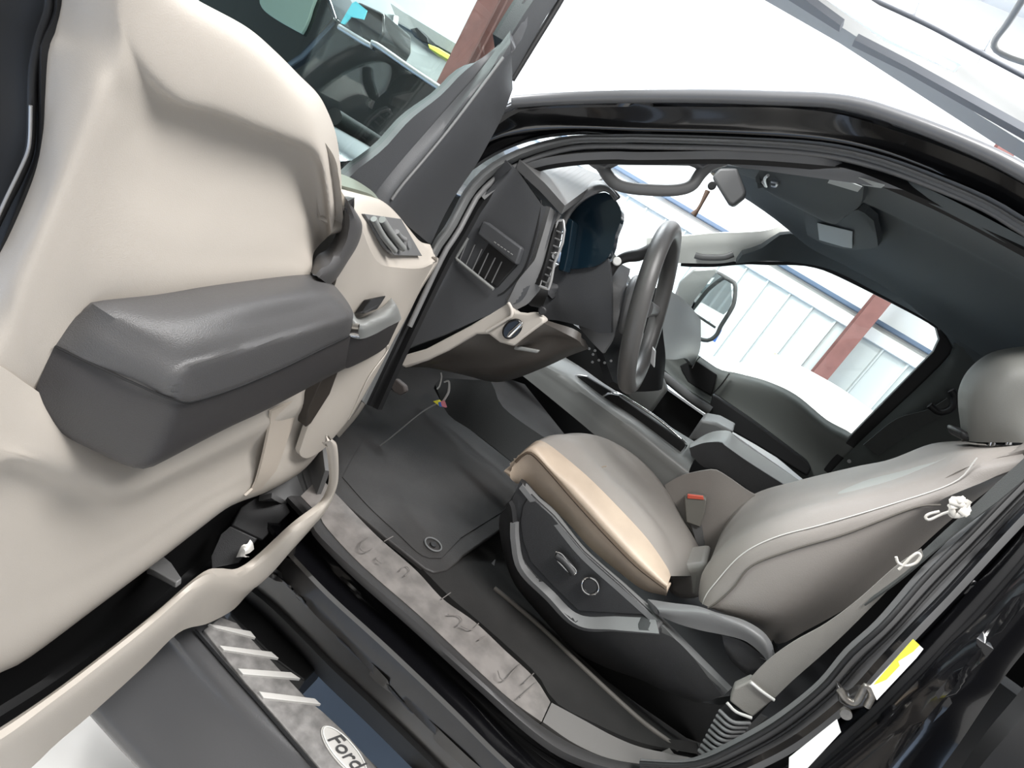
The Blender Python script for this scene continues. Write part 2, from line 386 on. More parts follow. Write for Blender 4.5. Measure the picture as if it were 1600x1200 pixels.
# rubber seals following the opening
s_out = '560,620 612,510 673,385 697,350 715,315 732,287 767,255 820,229 890,212 960,211 1000,210 1150,214 1281,224 1375,243 1469,277 1544,310 1600,343 1720,410'
s_mid = '566,626 618,516 679,390 703,355 721,321 738,293 772,262 822,236 892,218 960,216 1000,216 1150,220 1281,229 1375,249 1469,284 1544,317 1600,350 1720,418'
s_in = '572,632 624,522 685,396 709,361 727,327 744,299 777,269 826,244 892,226 960,222 1000,222 1150,227 1281,236 1375,257 1469,291 1544,324 1600,358 1720,425'
loft('door_seal', [at(S, s_out, .06), at(S, s_mid, .045), at(S, s_in, .07)], RUBG, TR, n=60, cross=8, thick=.012)
g_in = '590,640 640,530 700,408 722,372 740,340 757,312 790,284 838,262 897,252 960,249 1000,250 1150,249 1281,258 1337,267 1412,297 1487,331 1600,391 1720,455'
loft('inner_seal', [at(S, s_in, .07), at(S, '578,634 630,525 690,400 713,366 731,332 748,304 781,275 830,250 894,235 960,233 1000,233 1150,236 1281,245 1375,266 1469,300 1544,334 1600,368 1720,435', .09),
                   at(S, g_in, .085)], RUB, TR, n=60, cross=8, thick=.012)
tube('seal_bead', at(S, '640,510 692,400 715,364 733,330 750,302 783,273 832,248 896,231 960,228 1000,229 1150,232 1281,241 1375,262 1469,296 1544,329 1600,363 1720,430', .075), .006, MID, TR, n=60, seg=8)

# ---- driver B pillar (lower right)
bs0 = '1000,1186 1060,1187 1094,1180 1142,1157 1206,1120 1274,1067 1319,1014 1370,967 1435,892 1500,826 1560,765 1620,705 1700,625'
bs1 = '1000,1193 1060,1196 1100,1190 1150,1167 1215,1130 1284,1075 1330,1022 1382,975 1446,902 1510,838 1570,776 1630,716 1710,636'
bs2 = '1000,1203 1060,1208 1108,1202 1160,1180 1228,1142 1300,1084 1348,1032 1398,984 1462,914 1524,850 1584,788 1644,728 1724,648'
bs3 = '1000,1216 1060,1222 1120,1216 1180,1194 1250,1156 1330,1092 1376,1042 1424,990 1486,926 1544,862 1600,802 1660,742 1740,662'
loft('pillar_seal', [at(S, bs0, .07), at(S, bs1, .045), at(S, bs2, .06), at(S, bs3, .035)], MID, TR, n=60, cross=14, thick=.012)
b4 = '1120,1250 1200,1215 1262,1170 1345,1100 1392,1050 1440,1000 1500,936 1556,874 1612,812 1672,752 1750,672'
b5 = '1190,1270 1250,1235 1310,1188 1380,1122 1432,1068 1480,1012 1530,960 1580,902 1632,840 1692,776 1770,700'
b6 = '1300,1290 1345,1240 1392,1190 1440,1136 1480,1085 1512,1040 1552,990 1600,930 1652,866 1712,800 1790,724'
b7 = '1380,1330 1420,1270 1460,1215 1500,1160 1540,1100 1575,1050 1620,995 1670,935 1720,870 1780,806 1850,730'
loft('pillar_panel', [at(S, bs3, .035), at(S, b4, .05), at(S, b4, .05), at(S, b5, -.01), at(S, b6, -.045), at(S, b6, -.045), at(S, b7, -.02)], PAINT, TR, n=60, cross=24, thick=.01)
# door of the rear cabin / outer bright edge strip at the far right
loft('rear_door_edge', [at(S, '1440,1300 1492,1215 1540,1145 1590,1085 1640,1020 1700,950 1800,840', -.05), at(S, '1470,1320 1510,1240 1560,1170 1610,1110 1660,1040 1720,970 1820,860', -.07), at(S, '1560,1400 1620,1300 1680,1240 1740,1180 1800,1100 1850,1040 1900,960', -.06)], BLK, TR, n=30, cross=6)
lab(prism('jamb_sticker', at(S, '1427,999 1443,1014 1432,1028 1370,1094 1360,1072 1395,1035', -.0485), .001, LABEL, TR), 'white sticker with a yellow upper half on the door jamb')
lab(prism('jamb_sticker', at(S, '1427,999 1437,1008 1385,1062 1366,1070 1395,1035', -.0497), .001, YLAB, TR), 'yellow part of the jamb sticker')
lab(prism('jamb_sticker', at(S, '1308,1124 1314,1144 1262,1200 1232,1215 1233,1184', -.047), .001, LABEL, TR), 'lower white jamb sticker')
# striker
STICKM = mat('dirty_metal', (120, 116, 110), .35, metal=.7, var=.3, vscale=60)
tube('pillar_groove', at(S, bs1, .043), .0045, RUB, TR, n=50, seg=8)
tube('pillar_groove', at(S, bs2, .053), .003, RUB, TR, n=50, seg=8)
e = prism('door_striker', at(S, '1308,1070 1325,1090 1345,1078 1362,1090 1352,1106 1330,1112 1310,1098', .0), .02, PAINT2, TR, bevel=.004)
tube('striker_loop', at(S, '1312,1078 1322,1092 1336,1098 1345,1086 1354,1072 1362,1086 1354,1104', -.02), .005, STICKM, e, n=30)
disc('striker_bolt', S(1322, 1117, -.02), (0, 1, 0), .008, .006, STICKM, e)
disc('striker_bolt', S(1360, 1086, -.02), (0, 1, 0), .008, .006, STICKM, e)

# ---- sill
so = '470,775 500,807 510,824 562,880 650,957 755,1055 842,1132 900,1168 960,1190'
si = '500,745 555,803 594,842 650,891 692,936 741,971 790,1017 835,1059 860,1097 875,1106 890,1112'
sp = loft('sill_plate', [at(Z, '470,775 500,807 510,824 562,880 650,957 700,1003 755,1055 800,1095 846,1128', .755), at(Z, '500,745 555,803 594,842 650,891 692,936 741,971 790,1017 835,1059 860,1097', .765)], SILLM, TR, n=40, thick=.012, cross=8)
loft('sill_plate_end', [at(Z, '848,1128 900,1163 960,1187 1040,1196 1100,1188', .752), at(Z, '862,1098 912,1125 958,1150 1000,1167 1050,1178', .757)], mat('grey_sill_trim', (92, 90, 88), .5, bump=.1), TR, n=30, thick=.012, cross=6)
for k, s in enumerate(('574,840 566,846 562,856 570,862 582,856', '600,846 614,838', '592,868 588,874 596,880', '624,892 634,884 640,892 632,900', '690,936 704,926', '700,960 716,962 722,970 714,978', '720,978 736,984 748,974', '778,1048 782,1060 790,1062 800,1050 812,1038', '818,1068 826,1060 834,1052', '812,1090 820,1082 838,1066', '748,1000 757,994')):
    tube('embossed_mark', at(Z, s, .769), .0011, SILLM, sp, n=14, seg=6)
# rubber strip beside the sill plate, dark groove, painted ledge, rocker
r0 = '452,775 486,812 500,835 555,890 643,967 748,1063 836,1141 900,1180 980,1202 1060,1206'
r1 = '446,782 480,820 494,843 548,899 636,977 741,1073 828,1151 895,1193 980,1216 1060,1220'
loft('sill_seal', [at(Z, so, .752), at(Z, r0, .765), at(Z, r1, .745)], mat('dark_sill_rubber', (48, 47, 47), .5, bump=.1), TR, n=50, cross=8, thick=.01)
r2 = '430,795 462,838 478,858 533,915 620,995 722,1090 805,1170 870,1215 960,1240'
r3 = '415,812 448,855 463,872 519,930 605,1008 706,1104 786,1183 850,1235 940,1270'
loft('sill_channel', [at(Z, r1, .745), at(Z, '440,790 472,830 486,852 541,908 628,987 732,1082 817,1161 882,1205 970,1228', .70), at(Z, r2, .71), at(Z, r3, .715)], PAINT, TR, n=50, cross=12, thick=.01)
r4 = '400,828 438,870 489,882 580,966 660,1040 740,1112 835,1200 900,1262'
r5 = '395,880 440,905 500,965 560,1025 640,1105 740,1200 800,1258'
r6 = '380,905 425,940 486,1000 520,1035 590,1100 680,1188 740,1250'
loft('rocker_panel', [at(S, r3, .0), at(S, r4, -.02), at(S, r4, -.02), at(S, r5, -.04), at(S, r5, -.04), at(S, r6, -.02)], PAINT2, TR, n=50, cross=24, thick=.01)
tube('paint_chips', at(S, '489,884 580,968 660,1042 740,1114 835,1202', -.028), .003, mat('chipped_primer', (190, 186, 178), .7, var=.5, vscale=90), TR, n=40, seg=6)
tube('ledge_highlight', at(S, '470,838 520,880 572,928 640,990 720,1064 800,1140 860,1196', .01), .004, PAINT, TR, n=40, seg=8)  # bead shaped to give the highlight along the painted ledge
loft('underbody', [at(S, r6, -.02), [p+Vector((0, -.05, -.1)) for p in at(S, r6, -.02)], [p+Vector((0, -.6, -.14)) for p in at(S, r6, -.02)]], BLK, TR, n=20, thick=.01)

# ---- running board
rb_i = at(Z, '300,900 350,962 420,1030 478,1090 520,1130 560,1170 600,1210 680,1290', .46)
rb_e = at(Z, '240,900 300,976 340,1020 380,1062 420,1104 458,1146 500,1194 570,1270', .46)
rb_f = at(Z, '200,900 268,985 306,1030 345,1072 384,1112 430,1155 478,1200 545,1270', .452)
rb_g = at(Z, '175,905 245,1000 280,1048 318,1092 355,1135 398,1180 442,1226 500,1285', .42)
rb_h = at(Z, '60,960 110,1060 150,1110 190,1155 235,1205 270,1250 320,1300 400,1360', .33)
rb_k = [Vector((p.x, p.y-.03, .26)) for p in rb_h]
rb = loft('running_board', [rb_i, rb_e, rb_f, rb_g, rb_h, rb_k], STEP, TR, n=40, cross=30, thick=.02)
tp = at(Z, '318,984 345,964 370,973 430,1038 478,1090 505,1112 535,1140 580,1190 640,1262 590,1300 500,1200 440,1130 380,1062', .468)
pad = prism('step_pad', tp, .012, TREAD, rb, bevel=.002)
for s in ('326,974 335,980 400,996 392,986', '343,1008 350,1015 436,1028 424,1018', '372,1044 380,1053 470,1060 455,1050', '405,1080 412,1090 502,1100 492,1091'):
    prism('tread_rib', at(Z, s, .474), .008, BADGE, rb, bevel=.001)
tube('pad_groove', at(Z, '305,985 360,1048 420,1115 500,1208', .466), .003, RUB, rb, n=20, seg=6)
bc = Z(538, 1174, .472); bx = (Z(568, 1212, .472)-Z(507, 1141, .472)).normalized()
bn = Vector((0, 0, 1)); by = bn.cross(bx)
rad = (Z(568, 1208, .472)-Z(505, 1139, .472)).length/2
bdg = prism('logo_badge', [bc+bx*math.cos(t*math.pi/24)*rad*1.12+by*math.sin(t*math.pi/24)*rad*.42 for t in range(48)], .004, BADGE, rb, bevel=.001)
tube('badge_rim', [bc+bn*.002+bx*math.cos(t*math.pi/16)*rad*1.04+by*math.sin(t*math.pi/16)*rad*.37 for t in range(32)], .0012, LABEL, rb, n=64, seg=6, closed=True)
text('badge_lettering', 'Ford', bc+bn*.0035, bx, by, rad*.74, STEP, rb, shear=.35)
prism('step_bracket', at(Z, '360,880 430,890 528,1010 476,1064 430,1030 360,960', .40), Vector((0, 0, -.12)), BLK, TR, bevel=.004)
prism('step_bracket', at(Z, '692,1178 760,1240 640,1280 622,1210', .40), Vector((0, 0, -.12)), BLK, TR, bevel=.004)

# ---- own hood and windscreen seen through the door glass
loft('hood', [[Vector((1.25, .86, 1.30)), Vector((1.7, .88, 1.28)), Vector((2.4, .86, 1.2)), Vector((2.75, .8, 1.08))],
              [Vector((1.25, .70, 1.37)), Vector((1.7, .72, 1.36)), Vector((2.4, .70, 1.28)), Vector((2.8, .66, 1.14))],
              [Vector((1.3, 0, 1.40)), Vector((1.7, 0, 1.39)), Vector((2.4, 0, 1.31)), Vector((2.85, 0, 1.18))],
              [Vector((1.25, -.70, 1.37)), Vector((1.7, -.72, 1.36)), Vector((2.4, -.70, 1.28)), Vector((2.8, -.66, 1.14))],
              [Vector((1.25, -.86, 1.30)), Vector((1.7, -.88, 1.28)), Vector((2.4, -.86, 1.2)), Vector((2.75, -.8, 1.08))]], PAINT, TR, n=30, cross=30, thick=.01)
loft('fender', [[Vector((1.12, .93, 1.25)), Vector((1.7, .97, 1.25)), Vector((2.4, .97, 1.2)), Vector((2.8, .9, 1.08))],
                [Vector((1.12, .88, 1.31)), Vector((1.7, .9, 1.31)), Vector((2.4, .88, 1.23)), Vector((2.8, .82, 1.1))],
                ], PAINT, TR, n=20, thick=.01)
loft('fender', [[Vector((1.12, .93, 1.25)), Vector((1.7, .97, 1.25)), Vector((2.4, .97, 1.2)), Vector((2.8, .9, 1.08))],
                [Vector((1.12, .98, .6)), Vector((1.7, 1.0, .9)), Vector((2.4, 1.0, .9)), Vector((2.8, .95, .6))]], PAINT, TR, n=20, thick=.01)

# ---- dashboard
dash = loft('dashboard', [at(Y, '560,640 600,585 640,520 690,425 730,350 765,295 800,262', .73),
                          at(Y, '612,560 660,500 712,420 750,350 790,290 806,264', .715),
                          at(Y, '700,520 745,470 790,400 830,345 845,318', .71),
                          at(Y, '760,494 795,470 812,450 838,400 852,345 858,322', .705),
                          at(Y, '798,478 818,466 835,430 852,390 868,345 872,333', .70)], DASH, TR, n=30, cross=30, thick=.02)
# slanted front face (towards the driver) with the tall vent
loft('dash_front', [at(Y, '793,472 809,438 836,406 850,360 860,324', .714), at(Y, '803,486 825,475 844,453 858,400 872,345 877,336', .688)], MID, TR, n=24, thick=.02, sharp=True)
tube('panel_gap', at(Y, '845,313 846,318 838,362 824,410 811,432 790,455 778,462', .708), .0018, BLK, dash, n=30, seg=6)
# lower side vent panel with louvres and raised badge block
vp = at(Y, '754,346 816,386 806,414 773,452 712,405 715,396', .722)
prism('side_vent', at(Y, '753,345 818,388 806,416 776,450 712,405', .712), .03, BLK, dash, bevel=.003)
tube('vent_rim', at(Y, '731,372 712,404 771,452', .722), .0035, GREY, dash, n=24, seg=8, sharp=True)
for a, b in ((731, 716), (742, 726), (753, 737), (763, 747), (774, 757), (784, 768)):
    k = (a-731)/53
    tube('vent_louvre', at(Y, '%f,%f %f,%f' % (a, 375+34*k, b, 412+30*k), .72), .0014, MID, dash, n=2, seg=6)
prism('vent_badge_block', at(Y, '753,345 761,347 815,387 806,414 799,409 745,366', .728), .02, DASH, dash, bevel=.004)
for k in range(6):
    u = 772+k*5.2; v = 378+k*3.6
    tube('badge_mark', at(Y, '%f,%f %f,%f' % (u, v, u+3, v+2), .731), .0012, GREY, dash, n=2, seg=6)
# tall instrument vent with chrome rim
loft('tall_vent', [at(Y, '880,346 877,372 866,412 851,448', .68), at(Y, '868,350 862,372 852,412 842,446', .70)], BLK, dash, n=12, thick=.02)
tube('vent_frame', at(Y, '872,345 880,344 882,360 879,380 866,412 861,440 857,452 843,447 848,425 858,390 866,358', .695), .003, SIL, dash, n=90, seg=8, closed=True, sharp=True)
for k in range(8):
    t = k/7
    u = 877-24*t; v = 362+78*t
    tube('vent_slat', at(Y, '%f,%f %f,%f' % (u-9, v-2, u+3, v+3), .692), .002, MID, dash, n=2, seg=6)
disc('vent_knob', Y(868, 400, .69), (-.6, .8, 0), .008, .01, SIL, dash, bevel=.002)
# dash top and cluster hood
loft('dash_top', [at(Y, '806,264 845,300 877,335', .71), at(Y, '826,253 885,268 938,288', .50), [Vector((1.15, .3, 1.53)), Vector((.98, .3, 1.53)), Vector((.86, .3, 1.54))],
                  [Vector((1.15, -.2, 1.48)), Vector((.98, -.2, 1.48)), Vector((.84, -.2, 1.46))], [Vector((1.15, -.80, 1.40)), Vector((.98, -.80, 1.40)), Vector((.84, -.80, 1.38))]], MID, TR, n=16, thick=.02, sharp=True)
hood_o = '877,338 884,322 897,306 917,294 940,288 956,296 966,308'
hood_i = '884,352 892,334 905,319 922,307 942,299 953,303 963,313'
ch = loft('cluster_hood', [at(Y, '872,333 879,316 893,300 913,288 937,282 957,290 968,304', .56), at(Y, hood_o, .60), at(Y, hood_i, .60), at(Y, hood_i, .56)], MID, dash, n=30, cross=14, thick=.012)
prism('instrument_cluster', at(Y, '882,364 888,343 900,325 918,309 938,301 950,302 963,314 971,331 969,348 962,366 957,390 946,406 930,416 915,418 895,420 882,414 878,390', .56), .03, CLUST, dash, smooth_outline=40)
prism('cluster_side', at(Y, '882,356 888,340 896,345 888,400 882,425 872,422', .60), .04, CLUST, dash, bevel=.003)
loft('lower_dash_cover', [at(Y, '860,452 866,420 880,412 900,415 925,412 950,400', .55), at(Y, '848,480 858,470 880,470 905,465 935,460 955,450', .55),
                          at(Y, '848,500 866,500 890,505 915,512 935,520 955,520', .54)], DASH, TR, n=24, cross=14, thick=.02)
# tan lower trim strip with headlamp switch
tp_ = at(Y, '793,472 802,484 806,487 822,489 836,487 850,497 849,505 815,530 802,541 780,535 763,522 744,522 700,548 668,563 632,575 612,561 623,557 665,545 735,508', .705)
tt = prism('lower_dash_trim', tp_, .03, TAN2, TR, bevel=.005)
tube('trim_edge', at(Y, '794,473 799,483 799,494 790,500 760,518', .709), .004, TAN2, tt, n=20)
ks = disc('headlamp_switch', Y(800, 515, .712), Vector((-.35, 1, -.1)), .026, .012, GLOSSB, tt, bevel=.004, squash=.7, ax=(Y(812, 502, .71)-Y(786, 528, .71)))
prism('switch_grip', at(Y, '790,527 795,518 812,503 817,504 812,511 795,528', .72), .012, CHR, tt, bevel=.003)
disc('trim_screw', Y(847, 486, .71), (-.3, 1, 0), .009, .012, DARK, tt, bevel=.003)
# underside of the dash (knee bolster)
loft('knee_bolster', [at(Y, '632,575 668,563 700,548 744,522 775,524 802,541 812,536 850,505', .70), at(Y, '650,574 690,566 730,562 770,560 800,556 830,545 860,528 900,530', .66),
                      at(Y, '668,574 700,580 740,583 775,586 810,578 850,562 880,548 910,540', .62), at(Y, '700,575 740,590 775,597 810,590 860,570 890,556 920,545', .5)], mat('dark_warm_plastic', (58, 54, 50), .45, bump=.15), TR, n=30, cross=20, thick=.02)
prism('dash_lever', at(Y, '804,540 842,547 838,552 802,546', .69), .012, GREY, TR, bevel=.003)
prism('column_lever', at(Y, '874,508 894,514 897,520 878,517', .6), .012, GREY, TR, bevel=.003)
loft('column_shroud', [at(Y, '905,512 925,535 942,552', .50), at(Y, '898,470 935,470 960,520', .50), at(Y, '905,440 950,430 975,460', .48), at(Y, '915,418 955,408 985,420', .44)], MID, TR, n=20, cross=20, thick=.02)
loft('centre_stack', [at(Y, '930,470 935,520 945,560 958,596', .30), at(Y, '945,455 960,520 975,570 985,610', .2), at(Y, '1000,450 1015,520 1025,570 1030,610', .1), at(Y, '1030,450 1036,520 1040,560 1036,600', .05)], BLK, TR, n=20, cross=16, thick=.02)
for k, (u, v) in enumerate(((921, 545), (927, 554), (936, 563), (926, 566), (945, 567), (955, 564), (941, 548), (930, 548))):
    disc('control_button', Y(u, v, .31), (-.5, .8, .2), .0035, .004, SIL, TR, seg=10)
# passenger side dash: light grey face above the passenger footwell
prism('console_front_panel', at(Y, '965,600 1000,590 1034,590 1042,610 1014,648 990,634', -.12), .05, GREY, TR, bevel=.01)
loft('passenger_dash', [at(Y, '1035,450 1035,510 1030,560', -.1), at(Y, '1060,462 1058,515 1054,562', -.35), at(Y, '1080,480 1082,520 1072,560', -.6), at(Y, '1095,500 1094,545 1082,572', -.78)], GREY, TR, n=10, cross=10, thick=.02)

# ---- steering wheel
wc = Y(1016, 484, .42)
wu = (Y(1052, 356, .42)-Y(984, 608, .42)).normalized(); wy = Vector((-.05, 1, .02)); wy = (wy-wu*wy.dot(wu)).normalized(); wn = wu.cross(wy).normalized()
if wn.x > 0: wn = -wn
wr = (Y(1050, 362, .42)-Y(987, 604, .42)).length/2
sw = tube('steering_wheel', [wc+wu*wr*math.cos(t*math.pi/32)+wy*wr*math.sin(t*math.pi/32) for t in range(64)], .0215, WHEEL, TR, n=96, seg=16, closed=True)
hub = disc('airbag_hub', wc-wn*.01, wn, .075, .05, MID, sw, bevel=.012)
for a, l in ((0, 1), (math.pi, 1), (math.pi*1.5, 1)):
    d1 = wy*math.cos(a)+wu*math.sin(a)
    tube('spoke', [wc+d1*.06-wn*.012, wc+d1*.12-wn*.008, wc+d1*(wr-.005)], [.022, .018, .012], MID if a != math.pi*1.5 else SIL, sw, n=8, flatn=(wn, .5))
prism('spoke_trim', at(Y, '1019,541 1024,548 1022,575 1015,566', .40), .01, SIL, sw, bevel=.002)
tube('steering_column', [wc-wn*.03, wc-wn*.16, wc-wn*.3], [.045, .055, .06], MID, TR, n=10, seg=20)
tube('indicator_stalk', at(Y, '900,494 909,478 925,450 945,436 962,412 978,402 1000,398 1020,388', .52), [.012, .014, .012, .011, .011, .014, .013], DARK, TR, n=40)
disc('stalk_button', Y(964, 408, .535), (-.2, 1, .1), .010, .008, LABEL, TR, bevel=.003)
prism('stalk_plate', at(Y, '903,487 916,492 930,475 930,502 905,500', .5), .01, GREY, TR, bevel=.002)

# ---- windscreen, pillar trims, mirror
loft('windscreen', [[Vector((1.30, .70, 1.42)), Vector((1.06, .64, 1.66)), Vector((.76, .58, 1.93))], [Vector((1.38, 0, 1.42)), Vector((1.12, 0, 1.68)), Vector((.80, 0, 1.96))],
                    [Vector((1.30, -.72, 1.42)), Vector((1.06, -.66, 1.66)), Vector((.76, -.58, 1.93))]], GLS, TR, n=12, cross=16, thick=0)
ap = loft('pillar_trim', [at(S, g_in, .085)[5:15], at(S, '757,318 792,290 806,264 850,250 880,246 925,250 960,252 1000,250 1100,250 1160,262', .12)], MID, TR, n=40, thick=.015)
# grab handle on the driver's windscreen pillar
tube('pillar_grab_handle', at(S, '920,236 936,252 948,272 962,287 985,294 1020,297 1056,297 1080,290 1094,272 1108,256 1130,245', .13), [.02, .013, .012, .012, .012, .013, .02], MID, TR, n=50, seg=12)
prism('handle_base', at(S, '905,240 1145,240 1110,256 1098,262 1086,254 1078,251 966,250 958,254 944,262 928,256', .11), .02, MID, TR, bevel=.003)
pa = loft('far_pillar_trim', [at(Y, '1010,372 1075,368 1116,364 1160,363 1197,360 1221,352 1232,345', -.73), at(Y, '1010,385 1075,380 1116,378 1170,376 1215,372 1240,366', -.74),
                       at(Y, '1010,400 1075,396 1116,394 1160,392 1200,388 1236,384', -.76), at(Y, '1010,412 1060,411 1116,412 1148,408 1180,398 1236,394', -.78)], PILT, TR, n=30, cross=12, thick=.02)
tube('far_grab_slot', at(Y, '1086,399 1100,402 1130,402 1146,397', -.755), .013, MID, pa, n=20, flatn=(Vector((0, 1, 0)), .4))
tube('window_gasket', at(Y, '1064,413 1080,414 1116,414 1150,411 1170,410 1200,411 1240,411 1268,414 1300,424 1372,459 1441,495 1466,511', -.80), .009, RUB, TR, n=30)
mr = prism('rear_view_mirror', at(Y, '1112,276 1124,262 1152,262 1166,300 1163,308 1146,322 1138,318', .05), .035, MID, TR, bevel=.008)
tube('mirror_stem', at(Y, '1118,266 1112,258 1108,256', .0), .012, DARK, mr, n=8)
disc('mirror_lever', Y(1113, 290, .06), (-.3, 1, 0), .012, .012, DARK, mr, bevel=.003)

# ---- headliner, visors, overhead console
loft('headliner', [at(Z, '1100,252 1160,262 1188,262 1230,265 1280,268 1337,272 1412,300 1487,335 1600,395 1760,480', 1.88),
                   at(Z, '1150,262 1185,280 1215,285 1270,290 1340,310 1412,340 1487,375 1600,430 1780,540', 1.93),
                   [Vector((.82, 0, 1.93)), Vector((.6, 0, 1.955)), Vector((.3, 0, 1.96)), Vector((-.1, 0, 1.96)), Vector((-.9, 0, 1.96))],
                   [Vector((.80, -.50, 1.92)), Vector((.5, -.52, 1.945)), Vector((.2, -.52, 1.95)), Vector((-.1, -.52, 1.95)), Vector((-.9, -.52, 1.95))],
                   at(Y, '1222,345 1240,366 1270,390 1330,420 1400,460 1450,500 1510,540 1600,600', -.70)], HEAD, TR, n=40, cross=30, thick=.02)
loft('far_roof_rail', [at(Y, '1160,398 1190,388 1225,365 1260,375 1330,410 1420,465 1500,520 1600,590', -.70), at(Y, '1150,412 1190,408 1240,410 1300,422 1372,458 1442,496 1475,520 1500,560', -.78)], HEAD, TR, n=30, thick=.02)
box('roof_panel', (-1.9, -.66, 1.965), (.60, .38, 1.98), PAINT, TR, bevel=.005)
v1 = loft('sun_visor', [at(Z, '1186,262 1200,262 1260,265 1320,275 1350,290', 1.875), at(Z, '1186,275 1196,288 1240,300 1300,318 1345,318', 1.87),
                        at(Z, '1190,288 1200,300 1250,325 1300,348 1325,335', 1.865), at(Z, '1196,292 1212,306 1260,332 1298,347 1316,338', 1.88)], VISOR, TR, n=30, cross=14, thick=.012)
lab(prism('visor_label', at(Z, '1300,274 1347,292 1340,300 1293,286', 1.862), .0015, VLAB, v1), 'grey warning label on the near sun visor')
lab(prism('visor_label', at(Z, '1303,270 1322,272 1382,290 1377,294 1350,290', 1.862), .0015, VLAB, v1), 'thin grey warning label beside the near sun visor')
tube('visor_pivot', at(Z, '1192,284 1198,292 1195,280 1200,274', 1.865), .004, SIL, v1, n=12)
tube('visor_clip', at(Z, '1206,284 1214,286 1212,291 1206,290', 1.865), .003, SIL, v1, n=12)
v2 = loft('far_sun_visor', [at(Z, '1255,325 1290,345 1315,342 1340,328 1365,345', 1.925), at(Z, '1258,350 1290,360 1325,362 1352,350 1370,370', 1.92), at(Z, '1262,372 1290,382 1330,390 1360,388 1372,385', 1.925)], VISOR, TR, n=24, cross=10, thick=.02)
lab(prism('visor_label', at(Z, '1277,349 1332,362 1331,388 1318,386 1280,375', 1.915), .0015, VLAB, v2), 'grey warning label on the far sun visor')

# ---- far (passenger) door, window, mirror, pillar
loft('far_door', [at(Y, '1000,505 1047,527 1094,557 1125,577 1153,583 1200,596 1244,617 1291,655 1322,672 1340,684', -.84),
                       at(Y, '1000,520 1045,540 1085,565 1120,590 1150,597 1195,610 1240,635 1285,672 1318,690 1335,700', -.80),
                       at(Y, '1000,530 1040,560 1075,590 1112,618 1150,640 1195,668 1240,700 1270,722 1300,745 1312,752', -.80),
                       at(Y, '1000,545 1035,575 1070,605 1110,630 1145,655 1190,685 1225,712 1255,738 1285,760 1300,768', -.74)], mat('grey_far_door_trim', (96, 99, 96), .5, bump=.1), TR, n=40, cross=24, thick=.03)
prism('far_armrest', at(Y, '1113,615 1122,620 1180,660 1262,722 1268,732 1262,745 1180,695 1100,650 1108,640', -.72), .06, DARK, TR, bevel=.008)
tube('far_pull_handle', at(Y, '1028,584 1040,590 1080,622 1110,642', -.72), .020, MID, TR, n=16, seg=14)
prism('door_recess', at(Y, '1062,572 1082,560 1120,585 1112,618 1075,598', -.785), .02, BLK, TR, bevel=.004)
tube('far_chrome_strip', at(Y, '1140,583 1128,600 1115,615 1114,621', -.775), .0035, CHR, TR, n=12, seg=6)
tube('far_chrome_strip', at(Y, '1094,557 1086,566 1081,575', -.785), .0035, CHR, TR, n=12, seg=6)
prism('far_speaker_slot', at(Y, '1040,533 1046,532 1058,541 1056,546 1050,545 1041,538', -.79), .01, RUB, TR, bevel=.002)
prism('far_window', at(Y, '1060,410 1240,408 1300,420 1442,498 1470,530 1334,690 1060,560', -.84), .004, GLS, TR)
prism('far_window_post', at(Y, '1458,498 1476,508 1496,536 1486,570 1356,698 1296,756 1277,745 1334,676 1459,549 1468,530 1464,515', -.80), .03, RUB, TR, bevel=.004)
loft('far_pillar_cover', [at(Y, '1471,514 1484,536 1474,566 1344,690 1285,752', -.79), at(Y, '1500,510 1510,560 1500,600 1400,690 1330,790', -.76), at(Y, '1600,560 1640,600 1600,660 1500,730 1400,800', -.76)], mat('dark_grey_pillar_trim', (72, 76, 74), .7), TR, n=30, cross=14, thick=.03)
loft('far_seat_belt', [at(Y, '1349,695 1400,655 1450,640 1480,622', -.73), at(Y, '1372,712 1430,672 1462,656 1494,640', -.73)], BELTD, TR, n=12, thick=.003)
tube('far_belt_guide', at(Y, '1452,633 1468,644 1486,638 1492,620 1486,610', -.73), .012, DARK, TR, n=20)
disc('far_belt_bolt', Y(1327, 721, -.75), (0, 1, 0), .007, .006, SIL, TR, seg=14)
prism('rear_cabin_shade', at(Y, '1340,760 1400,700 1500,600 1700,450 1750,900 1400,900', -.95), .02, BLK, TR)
def MG(u, v, p_): return PL(u, v, Y(1108, 478, -1.0), Vector((-.9, .43, 0)).normalized())
me_ = prism('far_door_mirror', at(Y, '1084,420 1119,420 1121,425 1086,472 1080,482 1060,498 1050,500 1050,470 1062,440', -1.05), .08, GREY, TR, bevel=.01)
tube('mirror_frame', at(Y, '1121,426 1144,440 1149,447 1147,472 1141,486 1126,510 1119,524 1104,532 1080,524 1056,512 1064,490 1086,476', -1.0), .010, MID, me_, n=50, closed=True)
prism('mirror_glass', at(MG, '1121,428 1142,442 1144,470 1139,484 1116,505 1082,484 1088,470'), .01, MIRR, me_)
prism('lower_mirror_glass', at(MG, '1074,485 1112,507 1104,528 1082,522 1058,510'), .01, MIRR, me_)
tube('mirror_divider', at(Y, '1076,484 1118,512', -1.01), .006, MID, me_, n=4)

